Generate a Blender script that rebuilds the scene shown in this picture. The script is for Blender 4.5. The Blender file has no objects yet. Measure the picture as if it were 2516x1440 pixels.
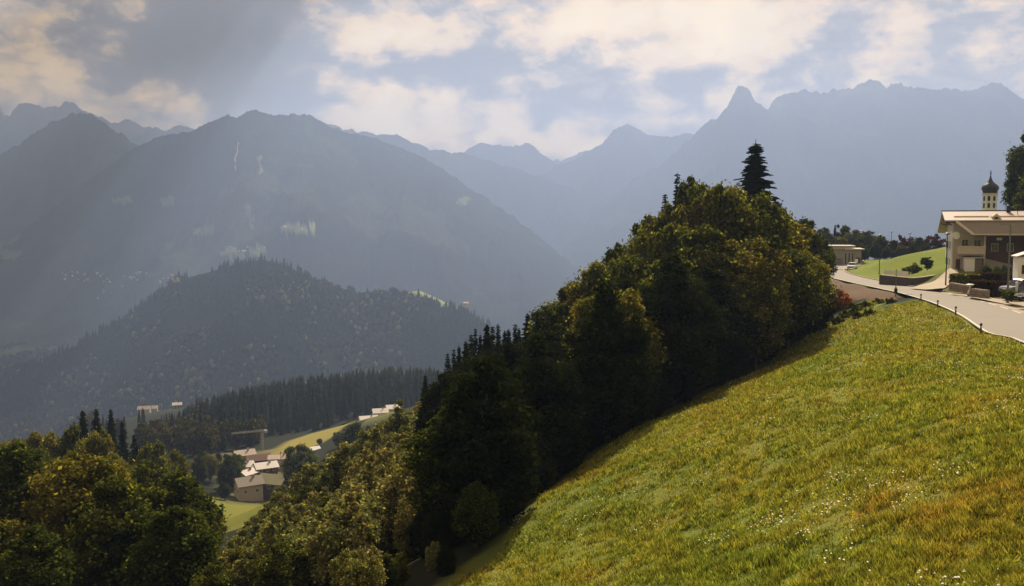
import bpy, bmesh, math, random
import numpy as np
from mathutils import Vector, Matrix
random.seed(7)
RNG = np.random.default_rng(7)
S = bpy.context.scene
COL = S.collection
R = math.radians

# ------------------------------------------------------------------ camera
F = 2179.0
PITCH = math.atan(160.0 / F)
cam_d = bpy.data.cameras.new('camera')
cam_d.sensor_width = 36.0
cam_d.lens = 36.0 * F / 2516.0
cam_d.clip_start = 0.5
cam_d.clip_end = 60000.0
cam = bpy.data.objects.new('camera', cam_d)
COL.objects.link(cam)
cam.location = (0, 0, 0)
cam.rotation_euler = (math.pi / 2 - PITCH, 0, 0)
S.camera = cam

# ------------------------------------------------------------------ sun and sky
SUN_AZ, SUN_EL = R(12.0), R(39.5)
sun_d = bpy.data.lights.new('sun', 'SUN')
sun_d.energy = 5.0
sun_d.angle = R(0.6)
sun_d.color = (1.0, 0.86, 0.66)
sun = bpy.data.objects.new('sun', sun_d)
COL.objects.link(sun)
sv = Vector((math.sin(SUN_AZ) * math.cos(SUN_EL), math.cos(SUN_AZ) * math.cos(SUN_EL), math.sin(SUN_EL)))
sun.rotation_euler = sv.to_track_quat('Z', 'Y').to_euler()
sun.location = sv * 100

S.view_settings.view_transform = 'Standard'
S.view_settings.look = 'None'
S.view_settings.gamma = 1.0
S.view_settings.use_curve_mapping = False
S.view_settings.exposure = 0.7
S.cycles.max_bounces = 5
S.cycles.diffuse_bounces = 2
S.cycles.glossy_bounces = 1
S.cycles.transmission_bounces = 3
S.cycles.volume_bounces = 0
S.cycles.use_denoising = True
S.cycles.sample_clamp_indirect = 4.0


class NT:
    """small helper to wire shader nodes"""
    def __init__(self, tree):
        self.t = tree

    def n(self, kind, **kw):
        nd = self.t.nodes.new(kind)
        for k, v in kw.items():
            setattr(nd, k, v)
        return nd

    def put(self, sock, v):
        if isinstance(v, bpy.types.NodeSocket):
            self.t.links.new(v, sock)
        elif v is not None:
            if sock.type == 'RGBA' and isinstance(v, (tuple, list)) and len(v) == 3:
                v = (*v, 1)
            sock.default_value = v

    def m(self, op, a, b=None, c=None, clamp=False):
        nd = self.n('ShaderNodeMath', operation=op, use_clamp=clamp)
        for i, v in enumerate((a, b, c)):
            if v is not None:
                self.put(nd.inputs[i], v)
        return nd.outputs[0]

    def vm(self, op, a, b=None, scale=None):
        nd = self.n('ShaderNodeVectorMath', operation=op)
        self.put(nd.inputs[0], a)
        if b is not None:
            self.put(nd.inputs[1], b)
        if scale is not None:
            self.put(nd.inputs['Scale'], scale)
        return nd.outputs[0]

    def noise(self, vec, scale, detail=3, rough=0.55, col=False, dist=0.0, lac=2.0):
        nd = self.n('ShaderNodeTexNoise')
        self.put(nd.inputs['Vector'], vec)
        nd.inputs['Scale'].default_value = scale
        nd.inputs['Detail'].default_value = detail
        nd.inputs['Roughness'].default_value = rough
        nd.inputs['Distortion'].default_value = dist
        nd.inputs['Lacunarity'].default_value = lac
        return nd.outputs['Color' if col else 'Fac']

    def ramp(self, fac, stops, interp='LINEAR'):
        nd = self.n('ShaderNodeValToRGB')
        cr = nd.color_ramp
        cr.interpolation = interp
        while len(cr.elements) < len(stops):
            cr.elements.new(0.5)
        for e, (p, c) in zip(cr.elements, stops):
            e.position = p
            e.color = (*c, 1) if isinstance(c, (tuple, list)) else (c, c, c, 1)
        self.put(nd.inputs[0], fac)
        return nd.outputs[0]

    def mix(self, fac, a, b, blend='MIX'):
        nd = self.n('ShaderNodeMix', data_type='RGBA', blend_type=blend)
        self.put(nd.inputs[0], fac)
        self.put(nd.inputs[6], a)
        self.put(nd.inputs[7], b)
        return nd.outputs[2]

    def smooth(self, v, lo, hi):
        nd = self.n('ShaderNodeMapRange', interpolation_type='SMOOTHSTEP')
        self.put(nd.inputs[0], v)
        nd.inputs[1].default_value = lo
        nd.inputs[2].default_value = hi
        return nd.outputs[0]


def px_dir(px, py):
    """direction (world) of a photo pixel"""
    a, b = (px - 1258.0) / F, -(py - 720.0) / F
    cp, sp = math.cos(PITCH), math.sin(PITCH)
    return np.array([a, b * sp + cp, b * cp - sp])


def at(px, py, Y):
    d = px_dir(px, py)
    return Vector(d * (Y / d[1]))


def to_px(x, y, z):
    cp, sp = math.cos(PITCH), math.sin(PITCH)
    f = y * cp - z * sp
    u = y * sp + z * cp
    return 1258.0 + F * x / f, 720.0 - F * u / f


world = bpy.data.worlds.new('World')
S.world = world
world.use_nodes = True
wt = world.node_tree
wt.nodes.clear()
N = NT(wt)
wout = N.n('ShaderNodeOutputWorld')
bg_sky = N.n('ShaderNodeBackground')
sky = N.n('ShaderNodeTexSky', sky_type='NISHITA')
sky.sun_disc = False
sky.sun_elevation = SUN_EL
sky.sun_rotation = SUN_AZ
sky.altitude = 1000
sky.dust_density = 2.0
N.put(bg_sky.inputs[0], sky.outputs[0])
bg_sky.inputs[1].default_value = 0.06
tc = N.n('ShaderNodeTexCoord')
D0 = tc.outputs['Generated']
# warp the direction so that the cloud masses get billowed outlines
w1 = N.vm('SUBTRACT', N.noise(D0, 7.0, 4, 0.6, col=True), (0.5, 0.5, 0.5))
Dw = N.vm('ADD', D0, N.vm('SCALE', w1, scale=0.16))
sep = N.n('ShaderNodeSeparateXYZ')
N.put(sep.inputs[0], Dw)
az = N.m('MULTIPLY', N.m('ARCTAN2', sep.outputs[0], sep.outputs[1]), 57.29578)
el = N.m('MULTIPLY', N.m('ARCSINE', sep.outputs[2]), 57.29578)


def ang(px, py):
    d = px_dir(px, py)
    return math.degrees(math.atan2(d[0], d[1])), math.degrees(math.asin(d[2] / np.linalg.norm(d)))


# (px, py, half-width px, half-height px, amount): cloud banks, + glowing thin cloud, - thick grey cloud
BANKS = [(60, 160, 170, 90, .85), (350, 265, 130, 50, 1.0), (30, 20, 130, 60, .25),
         (500, 90, 220, 130, -.95), (560, 220, 190, 80, -.5), (300, 110, 110, 90, -.35),
         (880, 90, 110, 60, .95), (1080, 70, 150, 60, .65), (1000, 190, 220, 50, -0.60),
         (1020, 310, 130, 45, .95), (800, 160, 110, 120, -.15), (1180, 210, 90, 60, -0.80),
         (1260, 80, 70, 90, -.75), (1290, 150, 60, 60, .3), (1250, 260, 60, 60, .55), (1450, 45, 140, 50, 1.0),
         (1400, 110, 130, 50, .8), (1350, 350, 150, 45, .9), (1430, 200, 120, 40, -0.80), (1400, 290, 100, 25, -0.80),
         (1650, 60, 200, 55, .85), (1600, 230, 150, 50, .3), (1680, 240, 70, 60, -0.95), (1860, 90, 130, 70, .85),
         (1850, 170, 110, 50, .6), (2080, 80, 90, 90, -1.05), (2150, 150, 70, 50, .8), (2230, 90, 80, 90, .6),
         (2350, 100, 90, 80, -0.65), (2480, 90, 70, 90, .5), (2200, 20, 70, 40, .6), (1620, 160, 70, 30, .5),
         (1960, 190, 60, 50, -0.65)]
tot = None
for (bx, by, hw, hh, am) in BANKS:
    a0, e0 = ang(bx, by)
    sa = hw / F * 57.3
    se = hh / F * 57.3
    da = N.m('DIVIDE', N.m('SUBTRACT', az, a0), sa)
    de = N.m('DIVIDE', N.m('SUBTRACT', el, e0), se)
    r2 = N.m('ADD', N.m('MULTIPLY', da, da), N.m('MULTIPLY', de, de))
    g = N.m('MULTIPLY', N.m('EXPONENT', N.m('MULTIPLY', r2, -0.8)), am)
    tot = g if tot is None else N.m('ADD', tot, g)
mp = N.n('ShaderNodeMapping')
mp.inputs['Scale'].default_value = (1, 1, 1.9)
N.put(mp.inputs[0], D0)
n_big = N.noise(mp.outputs[0], 5.0, 7, 0.56, dist=0.35)
n_puff = N.noise(mp.outputs[0], 17.0, 8, 0.6, dist=0.5)
n_fine = N.noise(mp.outputs[0], 48.0, 6, 0.62, dist=0.3)
bil = N.m('ABSOLUTE', N.m('SUBTRACT', N.m('MULTIPLY', N.noise(N.vm('ADD', mp.outputs[0], (3.1, 1.7, .4)), 11.0, 6, 0.5), 2.0), 1.0))
field = N.m('ADD', N.m('ADD', N.m('ADD', 0.39, N.m('MULTIPLY', bil, 0.72)), N.m('MULTIPLY', tot, 0.36)),
            N.m('ADD', N.m('MULTIPLY', N.m('SUBTRACT', n_big, 0.5), 0.9), N.m('ADD', N.m('MULTIPLY', N.m('SUBTRACT', n_puff, 0.5), 1.05), N.m('MULTIPLY', N.m('SUBTRACT', n_fine, 0.5), 0.40))))
ccol = N.ramp(field, [(0.0, (.16, .13, .10)), (0.28, (.27, .21, .16)), (0.42, (.50, .38, .26)), (0.47, (.80, .56, .32)), (0.56, (1.05, .70, .34)),
                      (0.66, (1.50, .96, .38)), (0.95, (1.75, 1.22, .52))])
# silver linings where a thick bank ends against thinner cloud
edge = N.m('ABSOLUTE', N.m('SUBTRACT', n_puff, 0.56))
lin = N.m('SUBTRACT', 1.0, N.smooth(edge, 0.0, 0.012))
lin = N.m('MULTIPLY', lin, N.smooth(field, 0.55, 0.8))
ccol = N.mix(N.m('MULTIPLY', lin, 0.55), ccol, (1.5, 1.3, 1.02))
low = N.m('ADD', 1.0, N.m('MULTIPLY', N.m('SUBTRACT', 1.0, N.smooth(el, 5.0, 14.0)), 0.55))
ccol = N.vm('SCALE', ccol, scale=N.m('MULTIPLY', low, 0.94))
bg_c = N.n('ShaderNodeBackground')
N.put(bg_c.inputs[0], ccol)
bg_c.inputs[1].default_value = 0.62
gap = N.smooth(field, 0.06, 0.22)     # clear blue in the few gaps
mixw = N.n('ShaderNodeMixShader')
N.put(mixw.inputs[0], N.m('ADD', 0.90, N.m('MULTIPLY', gap, 0.08)))
N.t.links.new(bg_sky.outputs[0], mixw.inputs[1])
N.t.links.new(bg_c.outputs[0], mixw.inputs[2])
N.t.links.new(mixw.outputs[0], wout.inputs[0])
world.cycles.sampling_method = 'MANUAL'
world.cycles.sample_map_resolution = 512

# ------------------------------------------------------------------ materials


def new_mat(name):
    m = bpy.data.materials.new(name)
    m.use_nodes = True
    t = m.node_tree
    t.nodes.clear()
    return m, NT(t)


def surf(name, col, rough=0.7, metal=0.0, vary=0.12, scale=3.0, bump=0.0, bscale=20.0, spec=0.3):
    """solid material with a little dirt and grain"""
    m, T = new_mat(name)
    o = T.n('ShaderNodeOutputMaterial')
    b = T.n('ShaderNodeBsdfPrincipled')
    g = T.n('ShaderNodeTexCoord')
    nz = T.noise(g.outputs['Object'], scale, 5, 0.6)
    f = T.m('ADD', 1.0 - vary, T.m('MULTIPLY', nz, 2 * vary))
    cc = T.vm('SCALE', (*col,), scale=f)
    T.put(b.inputs['Base Color'], cc)
    b.inputs['Roughness'].default_value = rough
    b.inputs['Metallic'].default_value = metal
    b.inputs['Specular IOR Level'].default_value = spec
    if bump:
        bp = T.n('ShaderNodeBump')
        bp.inputs['Strength'].default_value = bump
        T.put(bp.inputs['Height'], T.noise(g.outputs['Object'], bscale, 4, 0.6))
        T.put(b.inputs['Normal'], bp.outputs[0])
    T.put(o.inputs[0], b.outputs[0])
    return m


def foliage(name, c_lo, c_hi, trans=0.42, warm=None):
    m, T = new_mat(name)
    o = T.n('ShaderNodeOutputMaterial')
    g = T.n('ShaderNodeNewGeometry')
    oi = T.n('ShaderNodeObjectInfo')
    tcn = T.n('ShaderNodeTexCoord')
    big = T.noise(tcn.outputs['Object'], 0.45, 3, 0.6)
    k = T.m('ADD', T.m('MULTIPLY', g.outputs['Random Per Island'], 0.5),
            T.m('ADD', T.m('MULTIPLY', oi.outputs['Random'], 0.28), T.m('MULTIPLY', T.m('SUBTRACT', big, 0.5), 1.1)), clamp=True)
    cc = T.mix(k, c_lo, c_hi)
    if warm:
        wn = T.smooth(T.m('ADD', T.m('MULTIPLY', oi.outputs['Random'], 0.35), T.noise(tcn.outputs['Object'], 0.3, 2, 0.5)), 0.62, 0.85)
        cc = T.mix(T.m('MULTIPLY', wn, 0.45), cc, warm)
    glint = T.smooth(g.outputs['Random Per Island'], 0.86, 0.90)  # random leaves painted brighter as sun glints
    cc = T.vm('SCALE', cc, scale=T.m('ADD', 0.85, T.m('MULTIPLY', glint, 1.3 if trans > .3 else 0.3)))
    d = T.n('ShaderNodeBsdfDiffuse')
    T.put(d.inputs[0], cc)
    tr = T.n('ShaderNodeBsdfTranslucent')
    T.put(tr.inputs[0], T.mix(1.0, cc, (1.7, 1.45, 0.6), 'MULTIPLY'))
    mx = T.n('ShaderNodeMixShader')
    mx.inputs[0].default_value = trans
    T.put(mx.inputs[1], d.outputs[0])
    T.put(mx.inputs[2], tr.outputs[0])
    T.put(o.inputs[0], mx.outputs[0])
    return m


M = {}
M['leaf_olive'] = foliage('leaf_olive', (.036, .056, .012), (.175, .195, .042), 0.54, (.19, .155, .038))
M['leaf_green'] = foliage('leaf_green', (.022, .040, .010), (.090, .110, .022), 0.48)
M['leaf_pale'] = foliage('leaf_pale', (.075, .100, .036), (.28, .30, .12), 0.45, (.26, .22, .10))
M['leaf_orange'] = foliage('leaf_orange', (.26, .11, .02), (.50, .25, .05), 0.55)
M['leaf_red'] = foliage('leaf_red', (.05, .018, .016), (.11, .04, .03), 0.35)
M['needle'] = foliage('needle', (.012, .022, .010), (.030, .044, .018), 0.12)
M['needle_far'] = foliage('needle_far', (.018, .028, .012), (.040, .052, .020), 0.10)
M['leaf_far'] = foliage('leaf_far', (.045, .056, .018), (.090, .095, .034), 0.40, (.12, .085, .035))
M['bark'] = surf('bark', (.075, .058, .045), 0.95, vary=.4, scale=6, bump=.5)
M['hedge_yellow'] = foliage('hedge_yellow', (.09, .10, .015), (.19, .18, .03), 0.4)
M['hedge_dark'] = foliage('hedge_dark', (.03, .022, .010), (.07, .045, .018), 0.3)
M['asphalt'] = surf('asphalt', (.25, .225, .19), 0.85, vary=.13, scale=0.7, bump=.15, bscale=60)
M['paving'] = surf('paving', (.37, .31, .22), 0.85, vary=.2, scale=0.8, bump=.15, bscale=40)
M['road_paint'] = surf('road_paint', (.62, .56, .45), 0.6, vary=.2, scale=4)
M['kerb'] = surf('kerb', (.38, .34, .27), 0.85, vary=.2, scale=2)
M['earth'] = surf('earth', (.13, .085, .055), 0.95, vary=.4, scale=.6, bump=.4, bscale=6)
M['plaster'] = surf('plaster', (.52, .46, .37), 0.9, vary=.10, scale=1.2, bump=.1, bscale=30)
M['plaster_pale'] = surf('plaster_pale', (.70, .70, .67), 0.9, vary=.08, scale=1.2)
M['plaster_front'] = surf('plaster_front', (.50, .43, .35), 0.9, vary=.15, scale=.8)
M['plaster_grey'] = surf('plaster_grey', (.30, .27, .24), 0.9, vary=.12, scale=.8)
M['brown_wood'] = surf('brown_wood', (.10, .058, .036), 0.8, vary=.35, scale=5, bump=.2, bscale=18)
M['grey_wood'] = surf('grey_wood', (.20, .16, .125), 0.8, vary=.3, scale=5)
M['roof_tan'] = surf('roof_tan', (.23, .195, .15), 0.7, vary=.14, scale=1.4, bump=.25, bscale=8)
M['roof_light'] = surf('roof_light', (.40, .32, .27), 0.55, vary=.15, scale=1.2)
M['roof_white'] = surf('roof_white', (.60, .57, .52), 0.5, vary=.12, scale=1)
M['roof_brown'] = surf('roof_brown', (.13, .068, .048), 0.8, vary=.25, scale=1.5)
M['roof_olive'] = surf('roof_olive', (.26, .25, .14), 0.75, vary=.15, scale=1.5)
M['trim'] = surf('trim', (.62, .54, .42), 0.6, vary=.08)
M['gutter'] = surf('gutter', (.035, .028, .024), 0.5, metal=.3)
M['dark_metal'] = surf('dark_metal', (.030, .030, .032), 0.5, metal=.5)
M['grey_metal'] = surf('grey_metal', (.20, .20, .20), 0.45, metal=.6)
M['copper'] = surf('copper', (.035, .040, .046), 0.45, metal=.35, vary=.3, scale=2)
M['glass'] = surf('glass', (.012, .014, .018), 0.08, vary=.3, spec=.6)
M['white'] = surf('white', (.82, .80, .76), 0.45, vary=.06)
M['white_paint'] = surf('white_paint', (.78, .77, .74), 0.25, vary=.03, spec=.5)
M['blue_paint'] = surf('blue_paint', (.10, .11, .19), 0.25, vary=.05, spec=.5)
M['black_paint'] = surf('black_paint', (.015, .015, .017), 0.2, vary=.05, spec=.5)
M['tyre'] = surf('tyre', (.012, .012, .012), 0.85)
M['headlight'] = surf('headlight', (.55, .56, .58), 0.1, spec=.6)
M['stone'] = surf('stone', (.26, .21, .16), 0.9, vary=.4, scale=2.5, bump=.6, bscale=7)
M['stone_dark'] = surf('stone_dark', (.085, .068, .062), 0.9, vary=.4, scale=1.5, bump=.5, bscale=6)
M['yellow'] = surf('yellow', (.65, .42, .06), 0.6)
M['red_sign'] = surf('red_sign', (.35, .04, .03), 0.5)
M['flower'] = surf('flower', (.85, .82, .66), 0.8, vary=.1)
M['crane_grey'] = surf('crane_grey', (.38, .37, .33), 0.6, metal=.2)
M['far_white'] = surf('far_white', (.42, .40, .36), 0.8)

# grass blades: green to straw and rust in soft patches, decided in world space
m, T = new_mat('grass_blade')
o = T.n('ShaderNodeOutputMaterial')
g = T.n('ShaderNodeNewGeometry')
pat = T.noise(g.outputs['Position'], 0.11, 4, 0.6)
pat2 = T.noise(g.outputs['Position'], 0.6, 3, 0.6)
k = T.m('ADD', T.m('MULTIPLY', pat, 0.95), T.m('MULTIPLY', pat2, 0.55))
k = T.m('ADD', T.m('SUBTRACT', k, 0.10), T.m('MULTIPLY', T.m('SUBTRACT', g.outputs['Random Per Island'], 0.5), 0.35))
GR_STOPS = [(0.40, (.150, .220, 0.040)), (0.60, (.235, .285, 0.048)), (0.76, (.310, .305, 0.060)), (0.94, (.33, .275, .052)), (1.0, (.35, .22, .055))]
cc = T.ramp(k, GR_STOPS)
pat3 = T.noise(g.outputs['Position'], 2.2, 3, 0.65)
val = T.m('MULTIPLY', T.m('ADD', 0.40, T.m('MULTIPLY', g.outputs['Random Per Island'], 0.9)), T.m('ADD', 0.45, T.m('MULTIPLY', T.smooth(pat3, .36, .62), 0.75)))
cc = T.vm('SCALE', cc, scale=val)
d = T.n('ShaderNodeBsdfDiffuse')
T.put(d.inputs[0], cc)
tr = T.n('ShaderNodeBsdfTranslucent')
T.put(tr.inputs[0], T.mix(1.0, cc, (1.5, 1.35, .7), 'MULTIPLY'))
mx = T.n('ShaderNodeMixShader')
mx.inputs[0].default_value = 0.5
T.put(mx.inputs[1], d.outputs[0])
T.put(mx.inputs[2], tr.outputs[0])
T.put(o.inputs[0], mx.outputs[0])
M['grass_blade'] = m

# ground: vertex colour "tone" says what grows there, nodes add the patches and grain
m, T = new_mat('ground')
o = T.n('ShaderNodeOutputMaterial')
b = T.n('ShaderNodeBsdfPrincipled')
b.inputs['Roughness'].default_value = 0.95
b.inputs['Specular IOR Level'].default_value = 0.1
g = T.n('ShaderNodeNewGeometry')
at_n = T.n('ShaderNodeAttribute', attribute_name='tone')
P = g.outputs['Position']
n1 = T.noise(P, 0.11, 4, 0.6)
n2 = T.noise(P, 0.6, 3, 0.6)
n3 = T.noise(P, 7.0, 6, 0.75)
kk = T.m('SUBTRACT', T.m('ADD', T.m('MULTIPLY', n1, 0.95), T.m('MULTIPLY', n2, 0.55)), 0.10)
mead = T.ramp(kk, [(p, tuple(x * .80 for x in c)) for p, c in GR_STOPS])
cc = T.mix(at_n.outputs['Alpha'], at_n.outputs['Color'], T.mix(0.12, mead, at_n.outputs['Color']))
cc = T.vm('SCALE', cc, scale=T.m('ADD', 0.55, T.m('MULTIPLY', n3, 0.9)))
T.put(b.inputs['Base Color'], cc)
bp = T.n('ShaderNodeBump')
bp.inputs['Strength'].default_value = 0.6
bp.inputs['Distance'].default_value = 0.25
T.put(bp.inputs['Height'], n3)
T.put(b.inputs['Normal'], bp.outputs[0])
T.put(o.inputs[0], b.outputs[0])
M['ground'] = m

# far mountains
m, T = new_mat('mountain')
o = T.n('ShaderNodeOutputMaterial')
b = T.n('ShaderNodeBsdfDiffuse')
g = T.n('ShaderNodeNewGeometry')
at_n = T.n('ShaderNodeAttribute', attribute_name='tone')
P = g.outputs['Position']
n1 = T.noise(P, 0.012, 6, 0.65)
cc = T.vm('SCALE', at_n.outputs['Color'], scale=T.m('ADD', 0.3, T.m('MULTIPLY', n1, 1.4)))
T.put(b.inputs[0], cc)
bp = T.n('ShaderNodeBump')
bp.inputs['Strength'].default_value = 0.8
bp.inputs['Distance'].default_value = 40
T.put(bp.inputs['Height'], T.noise(P, 0.006, 8, 0.65))
T.put(b.inputs['Normal'], bp.outputs[0])
T.put(o.inputs[0], b.outputs[0])
M['mountain'] = m

# ------------------------------------------------------------------ mesh helpers


def tag(o, label=None, cat=None, group=None, kind=None):
    if label:
        o['label'] = label
    if cat:
        o['category'] = cat
    if group:
        o['group'] = group
    if kind:
        o['kind'] = kind
    return o


def link(name, me, parent=None):
    o = bpy.data.objects.new(name, me)
    COL.objects.link(o)
    if parent is not None:
        o.parent = parent
    return o


def empty(name, loc, rz=0.0, label=None, cat=None, group=None):
    o = bpy.data.objects.new(name, None)
    COL.objects.link(o)
    o.location = loc
    o.rotation_euler = (0, 0, rz)
    tag(o, label, cat, group)
    return o


def np_mesh(name, V, Fc, mat, smooth=False):
    """mesh from numpy vertices and an n x k face array (all faces the same size) or a list of such arrays"""
    if not isinstance(Fc, list):
        Fc = [Fc]
    me = bpy.data.meshes.new(name)
    me.vertices.add(len(V))
    me.vertices.foreach_set('co', np.asarray(V, np.float32).ravel())
    nl = sum(f.size for f in Fc)
    npoly = sum(len(f) for f in Fc)
    me.loops.add(nl)
    me.polygons.add(npoly)
    me.loops.foreach_set('vertex_index', np.concatenate([f.ravel() for f in Fc]).astype(np.int32))
    st, tt, acc = [], [], 0
    for f in Fc:
        k = f.shape[1]
        st.append(acc + np.arange(len(f)) * k)
        tt.append(np.full(len(f), k))
        acc += f.size
    me.polygons.foreach_set('loop_start', np.concatenate(st).astype(np.int32))
    me.polygons.foreach_set('loop_total', np.concatenate(tt).astype(np.int32))
    if smooth:
        me.polygons.foreach_set('use_smooth', np.ones(npoly, bool))
    me.materials.append(mat)
    me.update(calc_edges=True)
    return me


class MB:
    """collects shapes into ONE mesh"""
    def __init__(self):
        self.v, self.f = [], []

    def add(self, vs, fs):
        k = len(self.v)
        self.v += [tuple(p) for p in vs]
        self.f += [tuple(i + k for i in f) for f in fs]
        return self

    def box(self, x0, x1, y0, y1, z0, z1):
        vs = [(x, y, z) for z in (z0, z1) for y in (y0, y1) for x in (x0, x1)]
        return self.add(vs, [(0, 2, 3, 1), (4, 5, 7, 6), (0, 1, 5, 4), (2, 6, 7, 3), (0, 4, 6, 2), (1, 3, 7, 5)])

    def hull8(self, a, b):
        """frustum between two quads a (bottom) and b (top), each 4 points in order"""
        return self.add(list(a) + list(b), [(3, 2, 1, 0), (4, 5, 6, 7), (0, 1, 5, 4), (1, 2, 6, 5), (2, 3, 7, 6), (3, 0, 4, 7)])

    def slab(self, quad, t):
        """thick sheet: quad of 4 points, thickness t downwards"""
        q = [Vector(p) for p in quad]
        lo = [p - Vector((0, 0, t)) for p in q]
        return self.hull8(lo, q)

    def prism(self, poly, axis, a, b):
        """polygon in the two other axes extruded along axis ('x','y','z') from a to b"""
        n = len(poly)

        def P(u, w, s):
            return {'x': (s, u, w), 'y': (u, s, w), 'z': (u, w, s)}[axis]
        vs = [P(u, w, a) for u, w in poly] + [P(u, w, b) for u, w in poly]
        fs = [tuple(range(n)), tuple(reversed(range(n, 2 * n)))]
        fs += [((i + 1) % n, i, n + i, n + (i + 1) % n) for i in range(n)]
        return self.add(vs, fs)

    def tube(self, pts, rad, seg=8, cap=True):
        pts = [Vector(p) for p in pts]
        if not isinstance(rad, (list, tuple)):
            rad = [rad] * len(pts)
        vs, fs = [], []
        for i, p in enumerate(pts):
            d = (pts[min(i + 1, len(pts) - 1)] - pts[max(i - 1, 0)]).normalized()
            a = d.orthogonal().normalized() if abs(d.z) < .95 else Vector((1, 0, 0))
            a = (a - d * a.dot(d)).normalized()
            b2 = d.cross(a)
            for k in range(seg):
                t = 2 * math.pi * k / seg
                vs.append(p + (a * math.cos(t) + b2 * math.sin(t)) * rad[i])
        for i in range(len(pts) - 1):
            for k in range(seg):
                k2 = (k + 1) % seg
                fs.append((i * seg + k, i * seg + k2, (i + 1) * seg + k2, (i + 1) * seg + k))
        if cap:
            fs.append(tuple(reversed(range(seg))))
            fs.append(tuple(range((len(pts) - 1) * seg, len(pts) * seg)))
        return self.add(vs, fs)

    def lathe(self, prof, seg=16, c=(0, 0, 0)):
        vs, fs = [], []
        for r, z in prof:
            for k in range(seg):
                t = 2 * math.pi * (k + .5) / seg
                vs.append((c[0] + r * math.cos(t), c[1] + r * math.sin(t), c[2] + z))
        for i in range(len(prof) - 1):
            for k in range(seg):
                k2 = (k + 1) % seg
                fs.append((i * seg + k, i * seg + k2, (i + 1) * seg + k2, (i + 1) * seg + k))
        fs.append(tuple(reversed(range(seg))))
        fs.append(tuple(range((len(prof) - 1) * seg, len(prof) * seg)))
        return self.add(vs, fs)

    def mesh(self, name, mat, bevel=0.0, smooth=False):
        me = bpy.data.meshes.new(name)
        me.from_pydata(self.v, [], self.f)
        me.materials.append(mat)
        bm = bmesh.new()
        bm.from_mesh(me)
        bmesh.ops.recalc_face_normals(bm, faces=bm.faces)
        if bevel:
            bmesh.ops.bevel(bm, geom=bm.edges[:], offset=bevel, segments=2, affect='EDGES', profile=.6)
        bm.to_mesh(me)
        bm.free()
        if smooth:
            me.polygons.foreach_set('use_smooth', np.ones(len(me.polygons), bool))
        me.update()
        return me

    def build(self, name, mat, parent=None, bevel=0.0, smooth=False):
        return link(name, self.mesh(name, mat, bevel, smooth), parent)


def hash2(ix, iy, seed):
    h = (ix.astype(np.int64) * 374761393 + iy.astype(np.int64) * 668265263 + seed * 974634777) & 0x7fffffff
    h = ((h ^ (h >> 13)) * 1274126177) & 0x7fffffff
    h = h ^ (h >> 16)
    return (h % 100003) / 100003.0


def vnoise(x, y, seed=0):
    x, y = np.asarray(x, float), np.asarray(y, float)
    ix, iy = np.floor(x), np.floor(y)
    fx, fy = x - ix, y - iy
    fx, fy = fx * fx * fx * (fx * (fx * 6 - 15) + 10), fy * fy * fy * (fy * (fy * 6 - 15) + 10)
    ix, iy = ix.astype(np.int64), iy.astype(np.int64)
    a, b2 = hash2(ix, iy, seed), hash2(ix + 1, iy, seed)
    c, d2 = hash2(ix, iy + 1, seed), hash2(ix + 1, iy + 1, seed)
    return (a + (b2 - a) * fx) * (1 - fy) + (c + (d2 - c) * fx) * fy


def fbm(x, y, octaves=5, seed=0, ridged=False, gain=.5):
    s, amp, tot_ = 0.0, 1.0, 0.0
    for o_ in range(octaves):
        v = vnoise(x, y, seed + o_ * 17) * 2 - 1
        if ridged:
            v = 1 - 2 * np.abs(v)
        s = s + v * amp
        tot_ += amp
        amp *= gain
        x, y = x * 2.03 + 11.3, y * 2.03 + 5.7
    return s / tot_


def set_tone(me, rgba):
    ca = me.color_attributes.new('tone', 'FLOAT_COLOR', 'POINT')
    ca.data.foreach_set('color', np.asarray(rgba, np.float32).ravel())


# ------------------------------------------------------------------ the near ground
ROAD_L = [(16.0, 5.0, -6.2), (24.5, 30.0, -7.0)]
for (px, py, Y) in [(2516, 850, 62), (2420, 817, 68.5), (2357, 778, 82), (2312, 755, 92), (2270, 740, 102), (2210, 722, 116),
                    (2110, 700, 147), (2040, 683, 174), (2008, 671, 196), (2004, 663, 214), (2016, 656, 234)]:
    p = at(px, py, Y)
    ROAD_L.append(tuple(p))
ROAD_L += [(92.0, 262.0, -10.6), (112.0, 285.0, -12.0), (150.0, 312.0, -16.0)]
RL = np.array(ROAD_L)


def catmull(P_, step=1.5):
    out = []
    Pp = np.vstack([2 * P_[0] - P_[1], P_, 2 * P_[-1] - P_[-2]])
    for i in range(1, len(Pp) - 2):
        p0, p1, p2, p3 = Pp[i - 1:i + 3]
        n_ = max(2, int(np.linalg.norm(p2 - p1) / step))
        for k_ in range(n_):
            t = k_ / n_
            out.append(.5 * ((2 * p1) + (-p0 + p2) * t + (2 * p0 - 5 * p1 + 4 * p2 - p3) * t * t + (-p0 + 3 * p1 - 3 * p2 + p3) * t ** 3))
    out.append(P_[-1])
    return np.array(out)


road_left = catmull(RL)
# smooth heights
kern = np.ones(9) / 9
zz = np.convolve(np.pad(road_left[:, 2], 4, mode='edge'), kern, 'valid')
road_left[:, 2] = zz
tan = np.gradient(road_left[:, :2], axis=0)
tan /= np.linalg.norm(tan, axis=1, keepdims=True)
nor = np.stack([tan[:, 1], -tan[:, 0]], 1)      # to the right of travel
ROAD_W = 6.2

CP = []


def cp(px, py, Y):
    p = at(px, py, Y)
    CP.append((p.x, p.y, p.z))


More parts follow.
